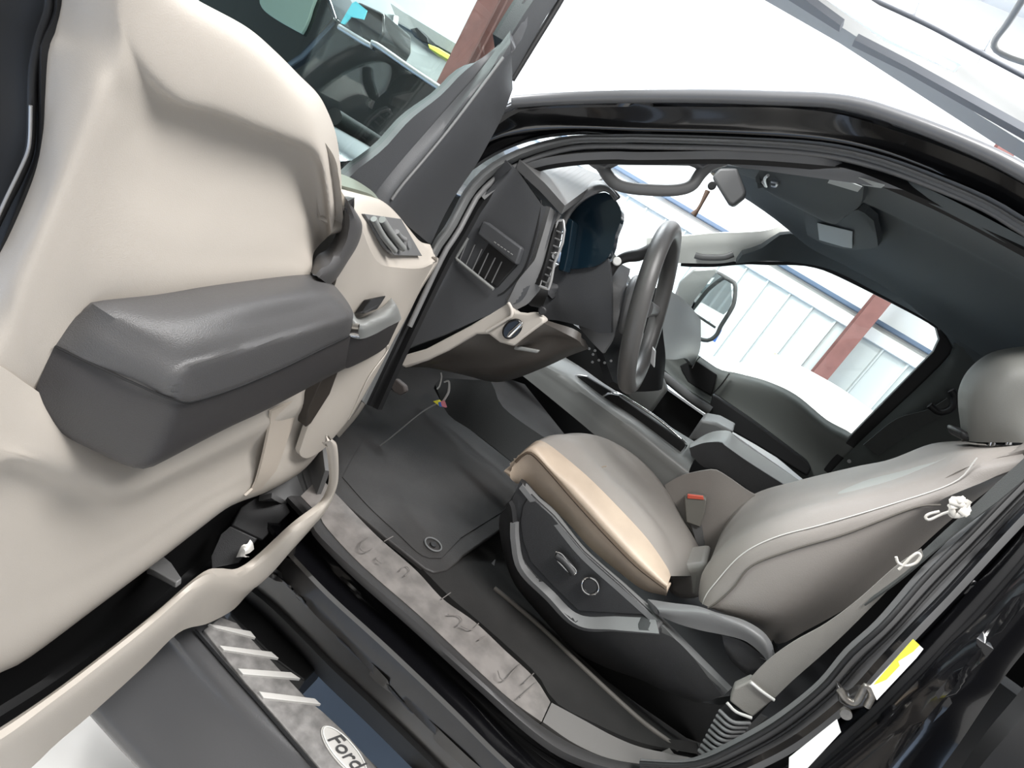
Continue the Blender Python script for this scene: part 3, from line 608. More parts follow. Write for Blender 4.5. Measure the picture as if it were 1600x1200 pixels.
# ---- centre console
con = loft('centre_console', [at(Y, '760,545 820,590 894,650 935,684 985,722 1038,760 1070,790', .17), at(Y, '800,545 850,585 905,625 950,662 1000,700 1042,735 1075,760', .17),
                              at(Y, '820,550 870,578 892,590 940,628 990,662 1040,702 1078,732', .155), at(Y, '840,545 895,572 935,600 980,628 1030,662 1072,690 1095,706', -.02), 
                              at(Y, '860,545 905,572 945,600 990,628 1040,662 1085,690 1110,706', -.06)], GREY, TR, n=40, cross=24, thick=.02)
prism('cup_holder_tray', at(Y, '893,588 915,588 962,616 1068,690 1071,697 1060,710 1046,707 945,633 942,620', .10), .02, BLK, con, bevel=.003)
tube('tray_rim', at(Y, '906,604 942,628 950,633 1047,704 1054,711', .13), .004, CHR, con, n=40, seg=8)
tube('tray_rim', at(Y, '963,614 978,622 1030,656 1068,690 1071,697 1062,708', .05), .005, CHR, con, n=40, seg=8)
tube('tray_bar', at(Y, '957,622 990,648 1020,668 1058,696', .09), .004, CHR, con, n=40, seg=8)
tube('tray_bar', at(Y, '941,620 952,615 968,617', .10), .005, CHR, con, n=16, seg=8)
tube('tray_clip', at(Y, '894,588 904,586 918,588', .1), .002, SIL, con, n=10, seg=6)
loft('console_lid', [at(Y, '1080,692 1104,678 1122,673 1141,674 1154,687 1200,718 1250,751', -.12), at(Y, '1078,696 1100,688 1125,690 1136,696 1170,720 1230,760', .08),
                     at(Y, '1078,700 1100,692 1125,692 1134,698 1168,722 1226,762', .11)], GREY, TR, n=30, cross=12, thick=.015)
loft('console_lid_side', [at(Y, '1077,700 1100,692 1125,691 1134,697 1168,721 1232,762', .112), at(Y, '1080,712 1100,730 1119,732 1142,746 1180,772 1215,795', .12)], DARK, TR, n=30, thick=.03)
loft('console_rear_panel', [at(Y, '1038,758 1062,744 1085,738 1104,735 1119,735 1141,748 1180,774 1230,790', .19), at(Y, '1052,790 1075,790 1095,790 1115,800 1130,810 1150,830 1180,850 1220,860', .20), at(Y, '1080,830 1090,850 1100,870 1110,890 1130,900 1150,910 1180,920 1220,930', .21)], SEAT, TR, n=24, cross=12, thick=.02)
loft('tunnel_side', [at(Y, '690,590 716,592 745,594 768,597 785,635 842,678 905,715 960,760', .12), at(Y, '680,600 699,646 740,675 799,721 850,765 900,810', .18)], mat('dark_grey_tunnel_carpet', (42, 43, 43), .85, bump=.4), TR, n=24, thick=.02)
prism('passenger_seat_edge', at(Y, '1072,690 1092,660 1094,655 1120,660 1148,675 1120,690', -.25), .2, MID, TR, bevel=.02)

# ---- driver's seat
seat = bpy.data.objects.new('driver_seat', None); COL.objects.link(seat); seat.parent = TR
lab(seat, "driver's seat in grey-tan leather with the side bolster coloured paler as lit")
loft('seat_cushion', [at(Y, '812,710 825,698 841,688 858,695 885,716 922,748 963,789 1010,840 1041,884 1048,900', .62),
    at(Y, '840,690 855,683 869,679 885,685 901,695 935,730 979,773 1026,827 1050,880 1060,900', .55),
    at(Y, '890,677 905,677 920,684 935,702 963,743 998,780 1041,830 1072,884 1080,900', .44),
    at(Y, '925,680 941,684 960,706 998,745 1041,790 1072,830 1104,888 1108,900', .28),
    at(Y, '950,688 979,702 1010,727 1041,765 1066,809 1091,852 1110,890', .20),
    at(Y, '960,700 985,722 1010,745 1035,775 1055,809 1080,852 1100,890', .17)], SEAT, seat, n=44, cross=34, thick=.02)
lab(loft('side_bolster', [at(Y, '806,755 820,760 835,768 885,815 922,856 966,893 1004,921 1041,931', .655),
    at(Y, '798,748 806,732 818,722 830,720 860,746 901,793 947,843 991,887 1019,911 1042,926', .672),
    at(Y, '797,741 804,724 816,713 830,708 861,737 901,780 947,830 993,877 1025,905 1042,919', .680),
    at(Y, '799,732 808,715 822,702 836,698 863,728 901,762 947,812 994,862 1035,903 1044,912', .672),
    at(Y, '812,710 825,698 841,688 858,695 885,716 922,748 963,789 1010,840 1041,884 1048,900', .62)], BOL, seat, n=44, cross=34, thick=.02), 'outer side bolster of the seat cushion, coloured tan where light falls on it')
tube('cushion_seam', at(Y, '806,722 816,712 831,709 861,740 901,786 947,836 991,881 1022,906 1040,919', .682), .0035, mat('seam_fold_shade', (70, 58, 46), .8), seat, n=50, seg=6)  # seam drawn bold and dark to paint the shaded fold below the ridge
tube('insert_crease', at(Y, '908,743 925,734 948,728', .52), .0015, BOL, seat, n=10, seg=6)
loft('seat_back', [at(Y, '1130,958 1170,972 1212,1006 1260,985 1337,941 1400,890 1484,814 1560,755 1660,690', .585),
    at(Y, '1118,953 1150,963 1200,962 1280,920 1350,868 1425,812 1500,768 1560,745 1640,725', .66),
    at(Y, '1104,947 1120,938 1145,915 1173,882 1236,857 1320,832 1425,792 1490,772 1560,742 1640,715', .668),
    at(Y, '1096,942 1100,930 1113,912 1155,866 1208,838 1285,817 1390,786 1488,752 1526,728 1600,712', .655),
    at(Y, '1092,936 1092,920 1099,893 1127,860 1180,825 1239,801 1313,780 1390,762 1453,741 1495,718 1530,707 1600,700', .61),
    at(Y, '1100,930 1102,905 1112,875 1140,842 1190,810 1250,788 1320,770 1392,750 1450,727 1500,705 1545,700 1600,694', .52),
    at(Y, '1104,900 1108,880 1132,840 1185,797 1250,772 1330,752 1400,730 1450,712 1502,697 1550,697', .42),
    at(Y, '1108,890 1112,870 1135,822 1180,783 1250,757 1337,736 1400,716 1453,699 1502,692 1540,694', .25),
    at(Y, '1112,880 1118,855 1140,805 1180,771 1250,750 1337,729 1390,718 1453,694 1502,689 1530,690', .17)], SEAT, seat, n=50, cross=50, thick=.03)
lab(loft('back_insert', [at(Y, '1270,785 1320,771 1392,751 1450,728 1500,706 1540,703', .527), at(Y, '1250,777 1330,754 1400,732 1450,714 1502,699 1540,699', .43), at(Y, '1260,758 1337,738 1400,718 1453,701 1500,694 1535,696', .262)], mat('pale_grey_insert_leather', (140, 142, 138), .55, bump=.15), seat, n=30, cross=12, thick=.003), 'paler grey centre panel of the backrest')
tube('back_seam', at(Y, '1106,950 1122,940 1147,917 1175,884 1238,859 1322,834 1427,794 1470,789', .671), .0018, mat('seam_dark', (88, 84, 78), .8), seat, n=50, seg=6)
tube('back_stitching', at(Y, '1098,944 1102,932 1115,914 1157,868 1210,840 1287,819 1392,788 1490,754 1527,715', .66), .0012, BADGE, seat, n=50, seg=6)
prism('seat_hinge_cover', at(Y, '1040,888 1106,880 1100,905 1096,938 1060,940 1040,925', .44), .15, SEAT, seat, bevel=.02)
# headrest
hr = loft('headrest', [at(Y, '1503,690 1500,660 1497,635 1498,607 1512,579 1540,555 1572,545 1620,541 1700,545', .33),
     at(Y, '1504,688 1503,660 1500,635 1502,607 1516,580 1543,557 1574,546 1620,542 1700,545', .40),
     at(Y, '1530,691 1524,665 1522,640 1528,612 1545,588 1568,568 1595,560 1640,556 1700,560', .50),
     at(Y, '1600,692 1585,670 1580,645 1585,620 1600,600 1625,590 1660,585 1700,585', .54),
     at(Y, '1700,700 1690,680 1680,660 1685,640 1695,625 1710,620 1730,615 1750,615', .52)], mat('grey_headrest_leather', (102, 102, 98), .55, bump=.12, scale=600), seat, n=34, cross=30, thick=.03)
prism('headrest_underside', at(Y, '1500,672 1504,690 1530,694 1600,698 1700,705 1700,690 1600,684 1540,684', .46), .1, DARK, seat, bevel=.01)
for u in (1551, 1577):
    tube('headrest_post', at(Y, '%d,686 %d,712' % (u, u-6), .47), .006, CHR, seat, n=3)
# plastic side shield
loft('side_shield', [at(Y, '815,748 822,752 844,777 869,799 916,857 979,913 1029,957 1060,990 1142,1072', .675),
     at(Y, '812,752 818,757 840,783 865,805 911,862 974,918 1022,962 1050,1000 1138,1077', .70),
     at(Y, '800,781 806,795 812,838 822,880 862,921 904,962 1026,966 1040,1000 1134,1081', .705),
     at(Y, '795,785 800,800 804,850 815,893 840,915 901,974 947,982 1030,988 1072,1015 1128,1087', .725),
     at(Y, '790,795 793,815 797,860 810,905 835,930 896,990 940,1002 1010,1025 1050,1060 1112,1094', .715),
     at(Y, '781,805 780,825 786,862 800,905 825,940 890,1010 940,1040 1000,1062 1040,1080 1090,1098', .66)], DARK, seat, n=60, thick=.02, sharp=False)
sf = prism('shield_face', at(Y, '828,772 840,784 864,806 911,862 974,918 1020,962 904,956 864,917 828,878 816,845 812,815 816,790', .708), .01, DARK, seat, bevel=.003)
loft('shield_bevel', [at(Y, '811,815 812,842 822,882 862,921 905,960 965,963 1024,966', .706), at(Y, '805,818 806,848 816,890 857,933 902,977 960,984 1030,990', .728)], MID, seat, n=40, thick=.012)  # paler grey stands for light on the upward-facing bevel
loft('shield_top_edge', [at(Y, '818,752 824,756 844,778 869,800 916,858 979,914 1030,960 1070,1000 1144,1074', .682), at(Y, '816,757 820,762 839,785 864,807 911,864 974,921 1024,966 1062,1006 1138,1080', .708)], MID, seat, n=50, thick=.012)  # paler grey paints the highlight along the shield's upper edge
tube('recline_switch', at(Y, '870,868 880,875 890,886 897,896', .72), .0085, DARK, seat, n=14, flatn=(Vector((0, 1, 0)), 1.2))
tube('switch_rim', at(Y, '869,862 878,866 888,878 900,891 896,898 888,893 876,881 868,871', .722), .0016, CHR, seat, n=50, seg=6, closed=True)
lc = Y(922, 916, .722)
disc('lumbar_switch', lc, (0, 1, 0), .0165, .012, DARK, seat, bevel=.003)
tube('switch_ring', [lc+Vector((math.cos(t*math.pi/16)*.018, 0, math.sin(t*math.pi/16)*.018)) for t in range(32)], .0016, CHR, seat, n=64, seg=6, closed=True)
# hinge cover between cushion and backrest
loft('recliner_cover', [at(Y, '1012,936 1050,942 1090,947 1120,957 1160,968 1190,985 1206,1005 1210,1025', .69), at(Y, '1028,952 1060,955 1100,958 1130,966 1165,980 1192,1000 1202,1020 1203,1035', .715),
     at(Y, '1030,962 1060,975 1095,985 1130,992 1165,1002 1190,1022 1198,1034 1198,1042', .71)], MID, seat, n=40, cross=14, thick=.02)
loft('recliner_knuckle', [at(Y, '1128,992 1160,1002 1190,1022 1208,1025', .70), at(Y, '1132,1010 1150,1030 1170,1044 1195,1045', .70), at(Y, '1140,1030 1155,1045 1172,1056 1190,1050', .68)], DARK, seat, n=20, cross=12, thick=.02)
loft('seat_base', [at(Y, '800,800 850,900 920,985 1000,1040 1080,1090 1140,1100 1200,1060 1215,1010', .64), at(Y, '790,860 830,930 900,1020 970,1080 1040,1130 1090,1160 1150,1150 1220,1080', .62)], BLK, seat, n=30, thick=.02)
# buckle
bk = prism('belt_buckle', at(Y, '1069,778 1074,774 1098,776 1104,782 1100,806 1094,824 1072,816', .235), .03, mat('grey_buckle_plastic', (112, 110, 104), .5), TR, bevel=.003)
lab(prism('release_button', at(Y, '1074,773 1098,776 1100,781 1074,779', .238), .012, RED, bk, bevel=.001), 'red release button')
loft('buckle_stalk', [at(Y, '1078,815 1086,840 1092,866', .225), at(Y, '1096,822 1100,845 1104,870', .225)], MID, bk, n=8, thick=.01)

# ---- seat belt and its boot
sb = loft('seat_belt', [at(Y, '1167,1066 1200,1032 1240,1003 1290,975 1340,938 1400,885 1440,858', .78), at(Y, '1209,1092 1240,1062 1280,1027 1320,990 1362,948 1410,900 1444,872', .78)], BELT, TR, n=30, thick=.003)
loft('belt_upper', [at(Y, '1395,900 1440,862 1480,825 1520,790 1560,752 1640,680', .77), at(Y, '1350,945 1400,910 1450,868 1500,826 1560,782 1640,715', .785)], BELTD, sb, n=20, thick=.003)
prism('belt_collar', at(Y, '1147,1076 1173,1064 1209,1093 1176,1121 1160,1112 1140,1096', .785), .025, BELT, sb, bevel=.003)
tube('collar_edge', at(Y, '1173,1066 1190,1080 1210,1094', .79), .0028, BADGE, sb, n=8, seg=8)
tube('collar_edge', at(Y, '1136,1098 1150,1112 1175,1122', .79), .0028, BADGE, sb, n=8, seg=8)
bt = loft('belt_boot', [at(Y, '1138,1096 1124,1110 1112,1130 1100,1155 1090,1180', .775), at(Y, '1155,1112 1140,1140 1125,1165 1112,1190', .79), at(Y, '1176,1122 1166,1140 1150,1160 1130,1180', .775)], RUB, TR, n=20, cross=12, thick=.01)
for k in range(9):
    t = k/8
    a = (1124-32*t, 1110+62*t); b = (1172-36*t, 1130+50*t)
    tube('boot_rib', [Y(a[0], a[1], .785), Y((a[0]+b[0])/2-3, (a[1]+b[1])/2+8, .80), Y(b[0], b[1], .785)], .0035, MID, bt, n=12, seg=8)

# ---- floor
loft('floor_carpet', [at(Z, '500,740 600,835 655,884 700,930 745,968 795,1012 840,1055 868,1097 925,1128 1000,1160 1090,1178', .74),
     at(Z, '560,740 640,815 700,860 772,919 850,985 920,1052 1000,1125 1060,1165 1120,1180', .735),
     at(Z, '620,700 700,770 790,860 870,960 960,1040 1050,1110 1150,1160', .66),
     at(Z, '700,650 800,760 900,880 1000,980 1120,1080 1200,1120', .62)], CARPET, TR, n=40, cross=20, thick=.02)
tube('carpet_ridge', at(Z, '772,919 805,946 850,985 920,1052 1000,1125 1060,1170', .737), .006, mat('ridge_highlight_grey', (88, 84, 80), .6, bump=.2), TR, n=30, seg=8)  # paler grey paints the highlight running along the carpet ridge
prism('seat_track_cover', at(Z, '748,888 765,882 775,872 772,892 754,902', .70), .02, MID, TR, bevel=.003)
box('floor_pan', (-.6, -.85, .50), (1.35, .78, .58), BLK, TR)
box('firewall', (1.35, -.85, .5), (1.4, .85, 1.38), BLK, TR)
pd = prism('brake_pedal', at(Y, '604,594 618,592 631,603 633,612 624,618 614,612', .5), .02, RUBY, TR, bevel=.004)
tube('pedal_arm', at(Y, '618,606 590,588 560,570', .49), .01, BLK, pd, n=6)
box('cabin_side', (-1.7, -.93, .5), (1.38, -.87, 1.1), BLK, TR)
box('cabin_rear_wall', (-1.75, -.9, .5), (-1.7, .85, 1.95), BLK, TR)
box('rear_floor', (-1.7, -.87, .5), (-.6, .8, .58), BLK, TR)
box('rear_door_inner', (-1.7, .78, .55), (-.22, .84, 1.3), BLK, TR)

# ---- the open driver's door
def DB(left, s_, o):                         # three points of the rear return, then the panel; the relief fades into the return
    out = at(D, '%s,.004 %s,.036 %s,.056' % tuple(left.split()))
    for k, t in enumerate(s_.split()):
        u, v = map(float, t.split(','))
        out.append(D(u, v, .060+(o-.060)*min(1, max(0, k/2.5))))
    return out
dd = loft('driver_door', [DB('80,-200 130,-170 180,-150', '225,-90 270,-30 305,-2 385,42 430,80 469,119 495,145 510,170 525,210 532,259 534,300 534,332', .035),
    DB('84,-60 130,-55 176,-50', '205,-20 240,5 290,25 370,68 415,105 450,142 474,168 492,192 507,228 517,268 522,305 524,340', .058),
    DB('88,0 132,5 176,10', '200,50 240,110 285,152 340,169 400,193 440,209 480,226 500,248 508,280 514,320 518,362', .063),
    DB('76,45 128,50 178,52', '198,80 228,130 268,160 334,179 394,203 433,219 471,237 490,258 499,288 506,328 510,372', .048),
    DB('64,77 118,85 172,90', '190,120 215,165 250,195 312,228 370,250 420,265 455,280 475,300 488,330 497,355 500,382', .042),
    DB('62,150 105,150 152,132', '168,185 190,240 230,280 290,306 350,318 405,328 440,338 462,350 476,366 486,382 490,396', .049),
    DB('62,210 88,215 122,215', '138,280 165,330 210,362 265,386 330,395 390,395 430,398 455,402 470,406 480,410 488,416', .060),
    DB('50,270 68,290 92,295', '112,360 140,415 180,440 240,452 320,446 390,440 430,436 455,434 470,434 480,436 490,440', .066),
    DB('10,365 35,370 60,370', '78,430 105,495 160,520 240,510 320,500 390,490 430,480 455,470 470,465 480,462 495,460', .060),
    DB('-30,440 0,440 28,450', '45,520 75,570 150,570 240,560 320,540 390,530 430,520 455,510 470,500 480,495 495,490', .060),
    DB('-70,520 -35,520 -5,530', '20,580 60,640 130,650 200,640 300,610 400,580 450,555 480,530 490,500 495,490', .050),
    DB('-150,640 -110,640 -80,650', '-20,690 30,720 100,720 200,700 300,660 400,620 450,590 480,550 490,520 495,500', .050)], TAN, TR, n=110, cross=110, thick=.02)
loft('door_shut_face', [at(D, '78,-120 90,0 78,45 65,77 64,210 60,246 37,302 2,382 -68,541', .01), at(D, '30,-120 42,0 34,60 28,120 26,210 14,260 -10,320 -40,400 -110,560', -.03), at(D, '-100,-120 -90,0 -90,100 -100,300 -150,560', -.06)], RUB, dd, n=40, cross=10, thick=.01)
tube('door_edge_seal', at(D, '66,-120 78,0 62,60 52,110 50,170 49,212 44,244 28,282 6,325 -20,380', .002), .003, RUB, dd, n=40, seg=8)
tube('seal_bead', at(D, '48,165 47,212 43,238 30,268 12,305 -4,340', .008), .0012, SIL, dd, n=30, seg=8)  # silver bead paints the highlight on the black door edge seal
# lower panel
lp = loft('lower_panel', [at(D, '-90,640 -20,570 42,600 120,655 203,700 227,702 252,692 350,641 420,608 507,562 540,548', .062),
    at(D, '-60,650 0,690 45,690 70,672 130,700 200,738 228,742 254,730 352,680 422,645 500,602 530,590', .074),
    at(D, '-60,720 -10,722 20,715 70,724 130,742 185,765 215,766 250,750 350,700 420,664 492,628 515,618', .078),
    at(D, '-60,760 -10,752 20,745 60,760 120,785 175,795 215,785 255,765 345,722 412,690 480,655 505,645', .062),
    at(D, '-70,860 -20,850 30,845 80,850 140,850 190,835 230,815 270,790 345,750 405,718 470,680 500,668', .065),
    at(D, '-70,960 0,950 50,935 100,915 150,890 200,862 240,838 280,810 345,770 400,742 460,705 500,684', .070),
    at(D, '-70,1075 0,1044 28,1032 70,1004 150,945 227,888 255,867 300,832 350,794 378,780 420,764 475,730 520,676', .072),
    at(D, '-70,1078 0,1047 28,1035 70,1007 150,948 227,891 255,870 300,835 350,797 378,783 420,767 475,733 520,679', .03)], TAN, dd, n=50, cross=50, thick=.02)
lab(loft('speaker_step', [at(D, '424,643 422,665 410,720 398,760 384,775', .0795), at(D, '470,620 460,655 445,700 430,740 417,762', .0725)], mat('warm_tan_plastic', (176, 166, 154), .55), lp, n=14, thick=.004), 'flat angled facet in the lower tan panel')
# armrest
ar = loft('armrest_pad', [at(D, '84,540,.055 105,505,.055 129,482,.05 150,470,.05 250,455,.05 350,438,.05 483,426,.05 521,445,.07', 0),
     at(D, '86,540,.06 110,506,.06 136,484,.065 158,474,.07 255,464,.075 352,450,.08 486,434,.08 528,452,.09', 0),
     at(D, '140,567,.087 160,535,.09 182,512,.09 215,508,.10 300,492,.11 400,470,.115 500,455,.115 542,470,.11', 0),
     at(D, '232,609,.124 240,578,.125 248,552,.12 275,540,.125 340,520,.13 440,495,.13 520,475,.13 550,484,.125', 0),
     at(D, '262,621,.136 270,594,.138 280,572,.134 296,566,.136 360,546,.14 460,515,.14 535,492,.14 552,492,.132', 0),
     at(D, '274,625,.140 280,603,.142 288,584,.141 302,575,.142 364,556,.145 464,526,.145 536,504,.143 551,502,.136', 0),
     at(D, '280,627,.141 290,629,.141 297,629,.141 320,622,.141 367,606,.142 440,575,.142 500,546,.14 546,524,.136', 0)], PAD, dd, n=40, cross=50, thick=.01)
loft('armrest_side', [at(D, '84,541,.06 140,568,.085 210,600,.115 255,619,.133 280,627,.140 297,630,.141 367,607,.142 440,577,.142 500,548,.14 548,525,.136', 0),
     at(D, '65,585,.06 120,612,.085 190,645,.112 236,664,.13 262,672,.138 280,670,.139 355,632,.14 430,600,.14 500,566,.138 544,546,.134', 0),
     at(D, '42,641,.058 70,659,.065 140,695,.09 203,724,.118 227,727,.125 252,717,.13 350,666,.132 420,633,.132 507,587,.13 540,570,.128', 0),
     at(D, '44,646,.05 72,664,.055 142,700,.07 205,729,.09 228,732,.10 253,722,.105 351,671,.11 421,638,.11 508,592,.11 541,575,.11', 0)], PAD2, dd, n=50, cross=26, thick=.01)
tube('armrest_seam', at(D, '86,541,.062 140,567,.087 210,599,.117 255,619,.134 281,627,.142 298,629,.143 367,607,.144 440,576,.144 500,547,.142 546,525,.138', 0), .0012, BLK, ar, n=40, seg=6)
# grab handle up to the belt line
loft('door_pull', [at(D, '537,305,.05 530,335,.05 528,358,.05 512,388,.05 495,400,.055 484,425,.06', 0),
     at(D, '542,312,.08 546,345,.085 538,375,.085 520,405,.085 505,420,.09 496,432,.09', 0),
     at(D, '552,325,.082 564,352,.085 558,380,.085 540,410,.085 525,432,.085 513,445,.085', 0),
     at(D, '554,325,.05 568,350,.05 563,382,.05 542,414,.05 527,436,.055 514,447,.06', 0)], PAD, dd, n=30, cross=20, thick=.01)
# tan front section with the window switches
ft = loft('belt_section', [at(D, '533,295,.03 592,311,.02 615,327,.02 632,347,.02 655,376,.025 672,382,.03', 0),
     at(D, '534,300,.05 590,317,.045 612,334,.045 630,354,.05 656,384,.05 680,400,.045', 0),
     at(D, '545,318,.07 570,345,.075 588,375,.08 598,397,.083 612,409,.085 660,412,.075 678,405,.06', 0),
     at(D, '548,330,.075 566,362,.08 578,392,.085 592,412,.088 612,418,.09 655,420,.082 676,412,.07', 0)], TAN, dd, n=40, cross=24, thick=.01)
loft('front_section', [at(D, '548,328,.074 566,360,.08 578,390,.085 592,411,.088 612,417,.09 655,419,.082 680,408,.065', 0),
     at(D, '525,440,.075 540,450,.08 560,456,.085 585,455,.09 610,456,.092 640,455,.08 656,452,.065', 0),
     at(D, '510,480,.075 525,490,.08 550,500,.085 575,505,.09 600,505,.092 625,505,.08 636,492,.065', 0),
     at(D, '505,560,.085 522,570,.087 545,565,.088 570,560,.09 590,555,.09 605,550,.085 614,532,.065', 0),
     at(D, '520,590,.085 524,600,.085 540,600,.088 560,595,.09 575,592,.09 586,588,.085 598,560,.065', 0),
     at(D, '485,658,.085 490,665,.085 505,668,.088 520,665,.09 535,660,.09 545,655,.085 560,632,.065', 0),
     at(D, '468,705,.085 470,712,.085 478,716,.086 490,712,.088 505,702,.088 514,692,.083 524,674,.065', 0)], TAN, dd, n=30, cross=40, thick=.01)
loft('front_return', [at(D, '683,402 681,412 655,453 636,493 614,533 598,561 560,633 524,676', .066), at(D, '690,408 688,418 662,460 644,498 622,540 604,568 566,640 530,684', -.0)], TAN, dd, n=30, thick=.01)
tube('front_crease', at(D, '545,655,.0885 575,592,.0925 605,550,.09 606,540,.09', 0), .0012, TAN2, dd, n=14, seg=6)
prism('storage_slot', at(D, '507,586,.095 530,577,.095 516,615,.093 486,662,.091 478,668,.091 482,640,.091 494,614,.093', 0), .02, mat('brown_slot_shade', (44, 38, 32), .7), dd, bevel=.002)  # dark brown fill paints the shadow in the gap by the armrest
pn = prism('switch_panel', at(D, '570,334,.075 627,342,.058 644,372,.062 660,400,.074 617,399,.089 604,388,.088', 0), .006, MID, dd, bevel=.001)
tube('window_switch', at(D, '584,342,.082 598,368,.088 617,392,.093', 0), .0045, GREY, pn, n=12)
tube('window_switch', at(D, '597,343,.077 612,366,.083 630,388,.088', 0), .0055, GREY, pn, n=12)
tube('mirror_switch', at(D, '620,362,.072 626,370,.073 633,374,.074', 0), .004, SIL, pn, n=8)
disc('mirror_knob', D(640, 382, .076), DN+Vector((0, 0, .7)), .007, .006, MID, pn)
# release handle and its bezel
bz = loft('handle_bezel', [at(D, '552,488,.085 560,497,.09 578,490,.095 600,478,.095 610,465,.09 607,462,.085', 0),
     at(D, '552,495,.10 562,504,.11 580,498,.115 602,488,.115 616,475,.11 612,466,.09', 0),
     at(D, '550,506,.105 564,512,.118 585,505,.122 606,496,.122 622,486,.11 620,478,.09', 0),
     at(D, '545,526,.105 562,530,.118 582,524,.122 604,512,.12 626,500,.105 624,490,.085', 0)], GREY, dd, n=30, cross=20, thick=.012)
loft('bezel_lower', [at(D, '544,527,.104 562,531,.117 582,525,.121 604,513,.119 624,502,.104', 0), at(D, '520,572,.10 540,576,.105 560,568,.108 590,552,.10 606,540,.085', 0)], PAD2, dd, n=20, thick=.01)
lab(loft('bezel_glint', [at(D, '551,506,.107 548,518,.107 545,526,.107', 0), at(D, '560,508,.117 560,520,.118 562,529,.118', 0)], CHR, bz, n=6, thick=.003), 'silver sliver standing for the glint on the end of the handle surround')  # chrome sliver stands for the glint on the bezel's end
prism('release_handle', at(D, '567,488,.10 580,468,.10 604,462,.098 596,475,.105 590,483,.108 570,490,.108', 0), .015, BLK, dd, bevel=.002)
# pocket: dark box with a tan front wall
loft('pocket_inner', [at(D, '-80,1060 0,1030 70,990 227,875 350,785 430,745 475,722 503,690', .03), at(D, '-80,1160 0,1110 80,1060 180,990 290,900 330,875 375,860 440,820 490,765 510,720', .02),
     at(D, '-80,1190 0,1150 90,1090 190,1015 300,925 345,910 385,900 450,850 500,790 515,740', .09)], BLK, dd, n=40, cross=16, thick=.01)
prism('pocket_divider', at(D, '255,868,.03 268,880,.05 284,903,.1 275,910,.1 240,890,.05 229,888,.03', 0), .01, MID, dd, bevel=.002)
prism('pocket_step', at(D, '378,792,.03 362,822,.04 410,845,.09 455,800,.09 440,770,.05 420,764,.03', 0), .01, DARK, dd, bevel=.003)
prism('pocket_floor_block', at(D, '330,870,.05 345,835,.05 360,822,.05 402,842,.1 372,880,.1 330,888,.08', 0), .01, DARK, dd, bevel=.003)
loft('pocket_end_face', [at(D, '405,775,.035 440,752,.035 475,732,.035 503,694,.04', 0), at(D, '425,770,.06 480,800,.09 492,780,.1 508,735,.1', 0)], MID, dd, n=12, thick=.01)
def DR(u, v, o): return D(u, v, o+.035*min(1, max(0, (u-400)/60)))
pr = loft('pocket_rim', [at(DR, '-80,1185 0,1137 87,1078 175,1011 245,955 297,909 325,890 345,888 371,888 402,867 455,818 497,786 509,767 514,744 510,704 503,692', .118),
     at(DR, '-75,1192 5,1145 92,1085 180,1018 250,962 301,916 328,899 348,899 376,898 409,876 462,826 502,792 515,772 520,746 516,706 509,690', .130),
     at(DR, '-65,1215 15,1166 102,1106 190,1038 258,982 306,938 330,924 355,926 392,920 424,894 464,846 506,799 523,767 528,742 526,700 516,688', .134),
     at(DR, '-40,1265 45,1203 87,1163 140,1118 224,1042 280,988 325,974 364,953 386,930 430,888 465,850 507,802 524,768 529,742 527,698 519,686', .115)], TAN, dd, n=80, cross=20, thick=.012)
# window frame, sail and glass
prism('door_glass', at(D, '-300,-420 900,-420 890,-80 820,0 786,66 725,116 641,189 560,268 500,285 420,180 250,20 -100,-250', -.01), .004, GLD, dd)
loft('glass_channel', [at(D, '905,-170 850,-50 818,0 786,62 725,112 690,148 641,187 600,232 554,268 545,278', .0), at(D, '925,-160 862,-40 828,8 800,52 756,112 716,160 672,210 632,256 598,298 588,312', .012)], DASH, dd, n=30, thick=.02)
loft('window_frame', [at(D, '925,-160 862,-40 828,8 800,52 792,66', .014), at(D, '950,-150 890,-30 850,32 818,90 799,123', .02)], DASH, dd, n=14, thick=.03)
tube('frame_edge', at(D, '958,-140 876,0 838,62 800,124', .02), .006, RUB, dd, n=14)
sl = loft('mirror_sail', [at(D, '797,48 750,110 710,156 666,206 626,252 592,294 584,306', .010), at(D, '798,72 762,124 724,172 684,222 646,268 612,308 602,322', .03),
     at(D, '800,100 780,146 745,200 705,250 668,292 640,325 622,340', .032), at(D, '801,140 785,182 764,222 743,259 715,300 690,345 673,383', .02)], DASH, dd, n=30, cross=24, thick=.02)
tube('sail_ridge', at(D, '786,90 740,152 700,204 662,250 628,290 612,312', .032), .0025, MID, sl, n=20, seg=8)
loft('belt_moulding', [at(D, '500,262 534,272 560,284 582,299 592,309', .008), at(D, '500,280 534,290 560,297 580,304 590,312', .03)], mat('grey_green_moulding', (112, 118, 108), .5), dd, n=14, thick=.008)
tube('mirror_arm_reflection', at(D, '522,182 545,196 572,212 598,228', -.05), .012, DARK, dd, n=10)  # dark bar stands for the mirror arm's reflection
# outer skin so the open door has its thickness
loft('door_outer_skin', [at(D, '640,330 560,300 500,290 400,190 250,60 60,-60 -200,-100', -.09), at(D, '600,420 500,420 380,400 200,330 60,250 -200,100', -.12), at(D, '560,560 460,600 300,640 100,700 -200,760', -.12), at(D, '500,690 440,730 330,810 150,960 -200,1200', -.08)], PAINT, dd, n=20, cross=10, thick=.005)

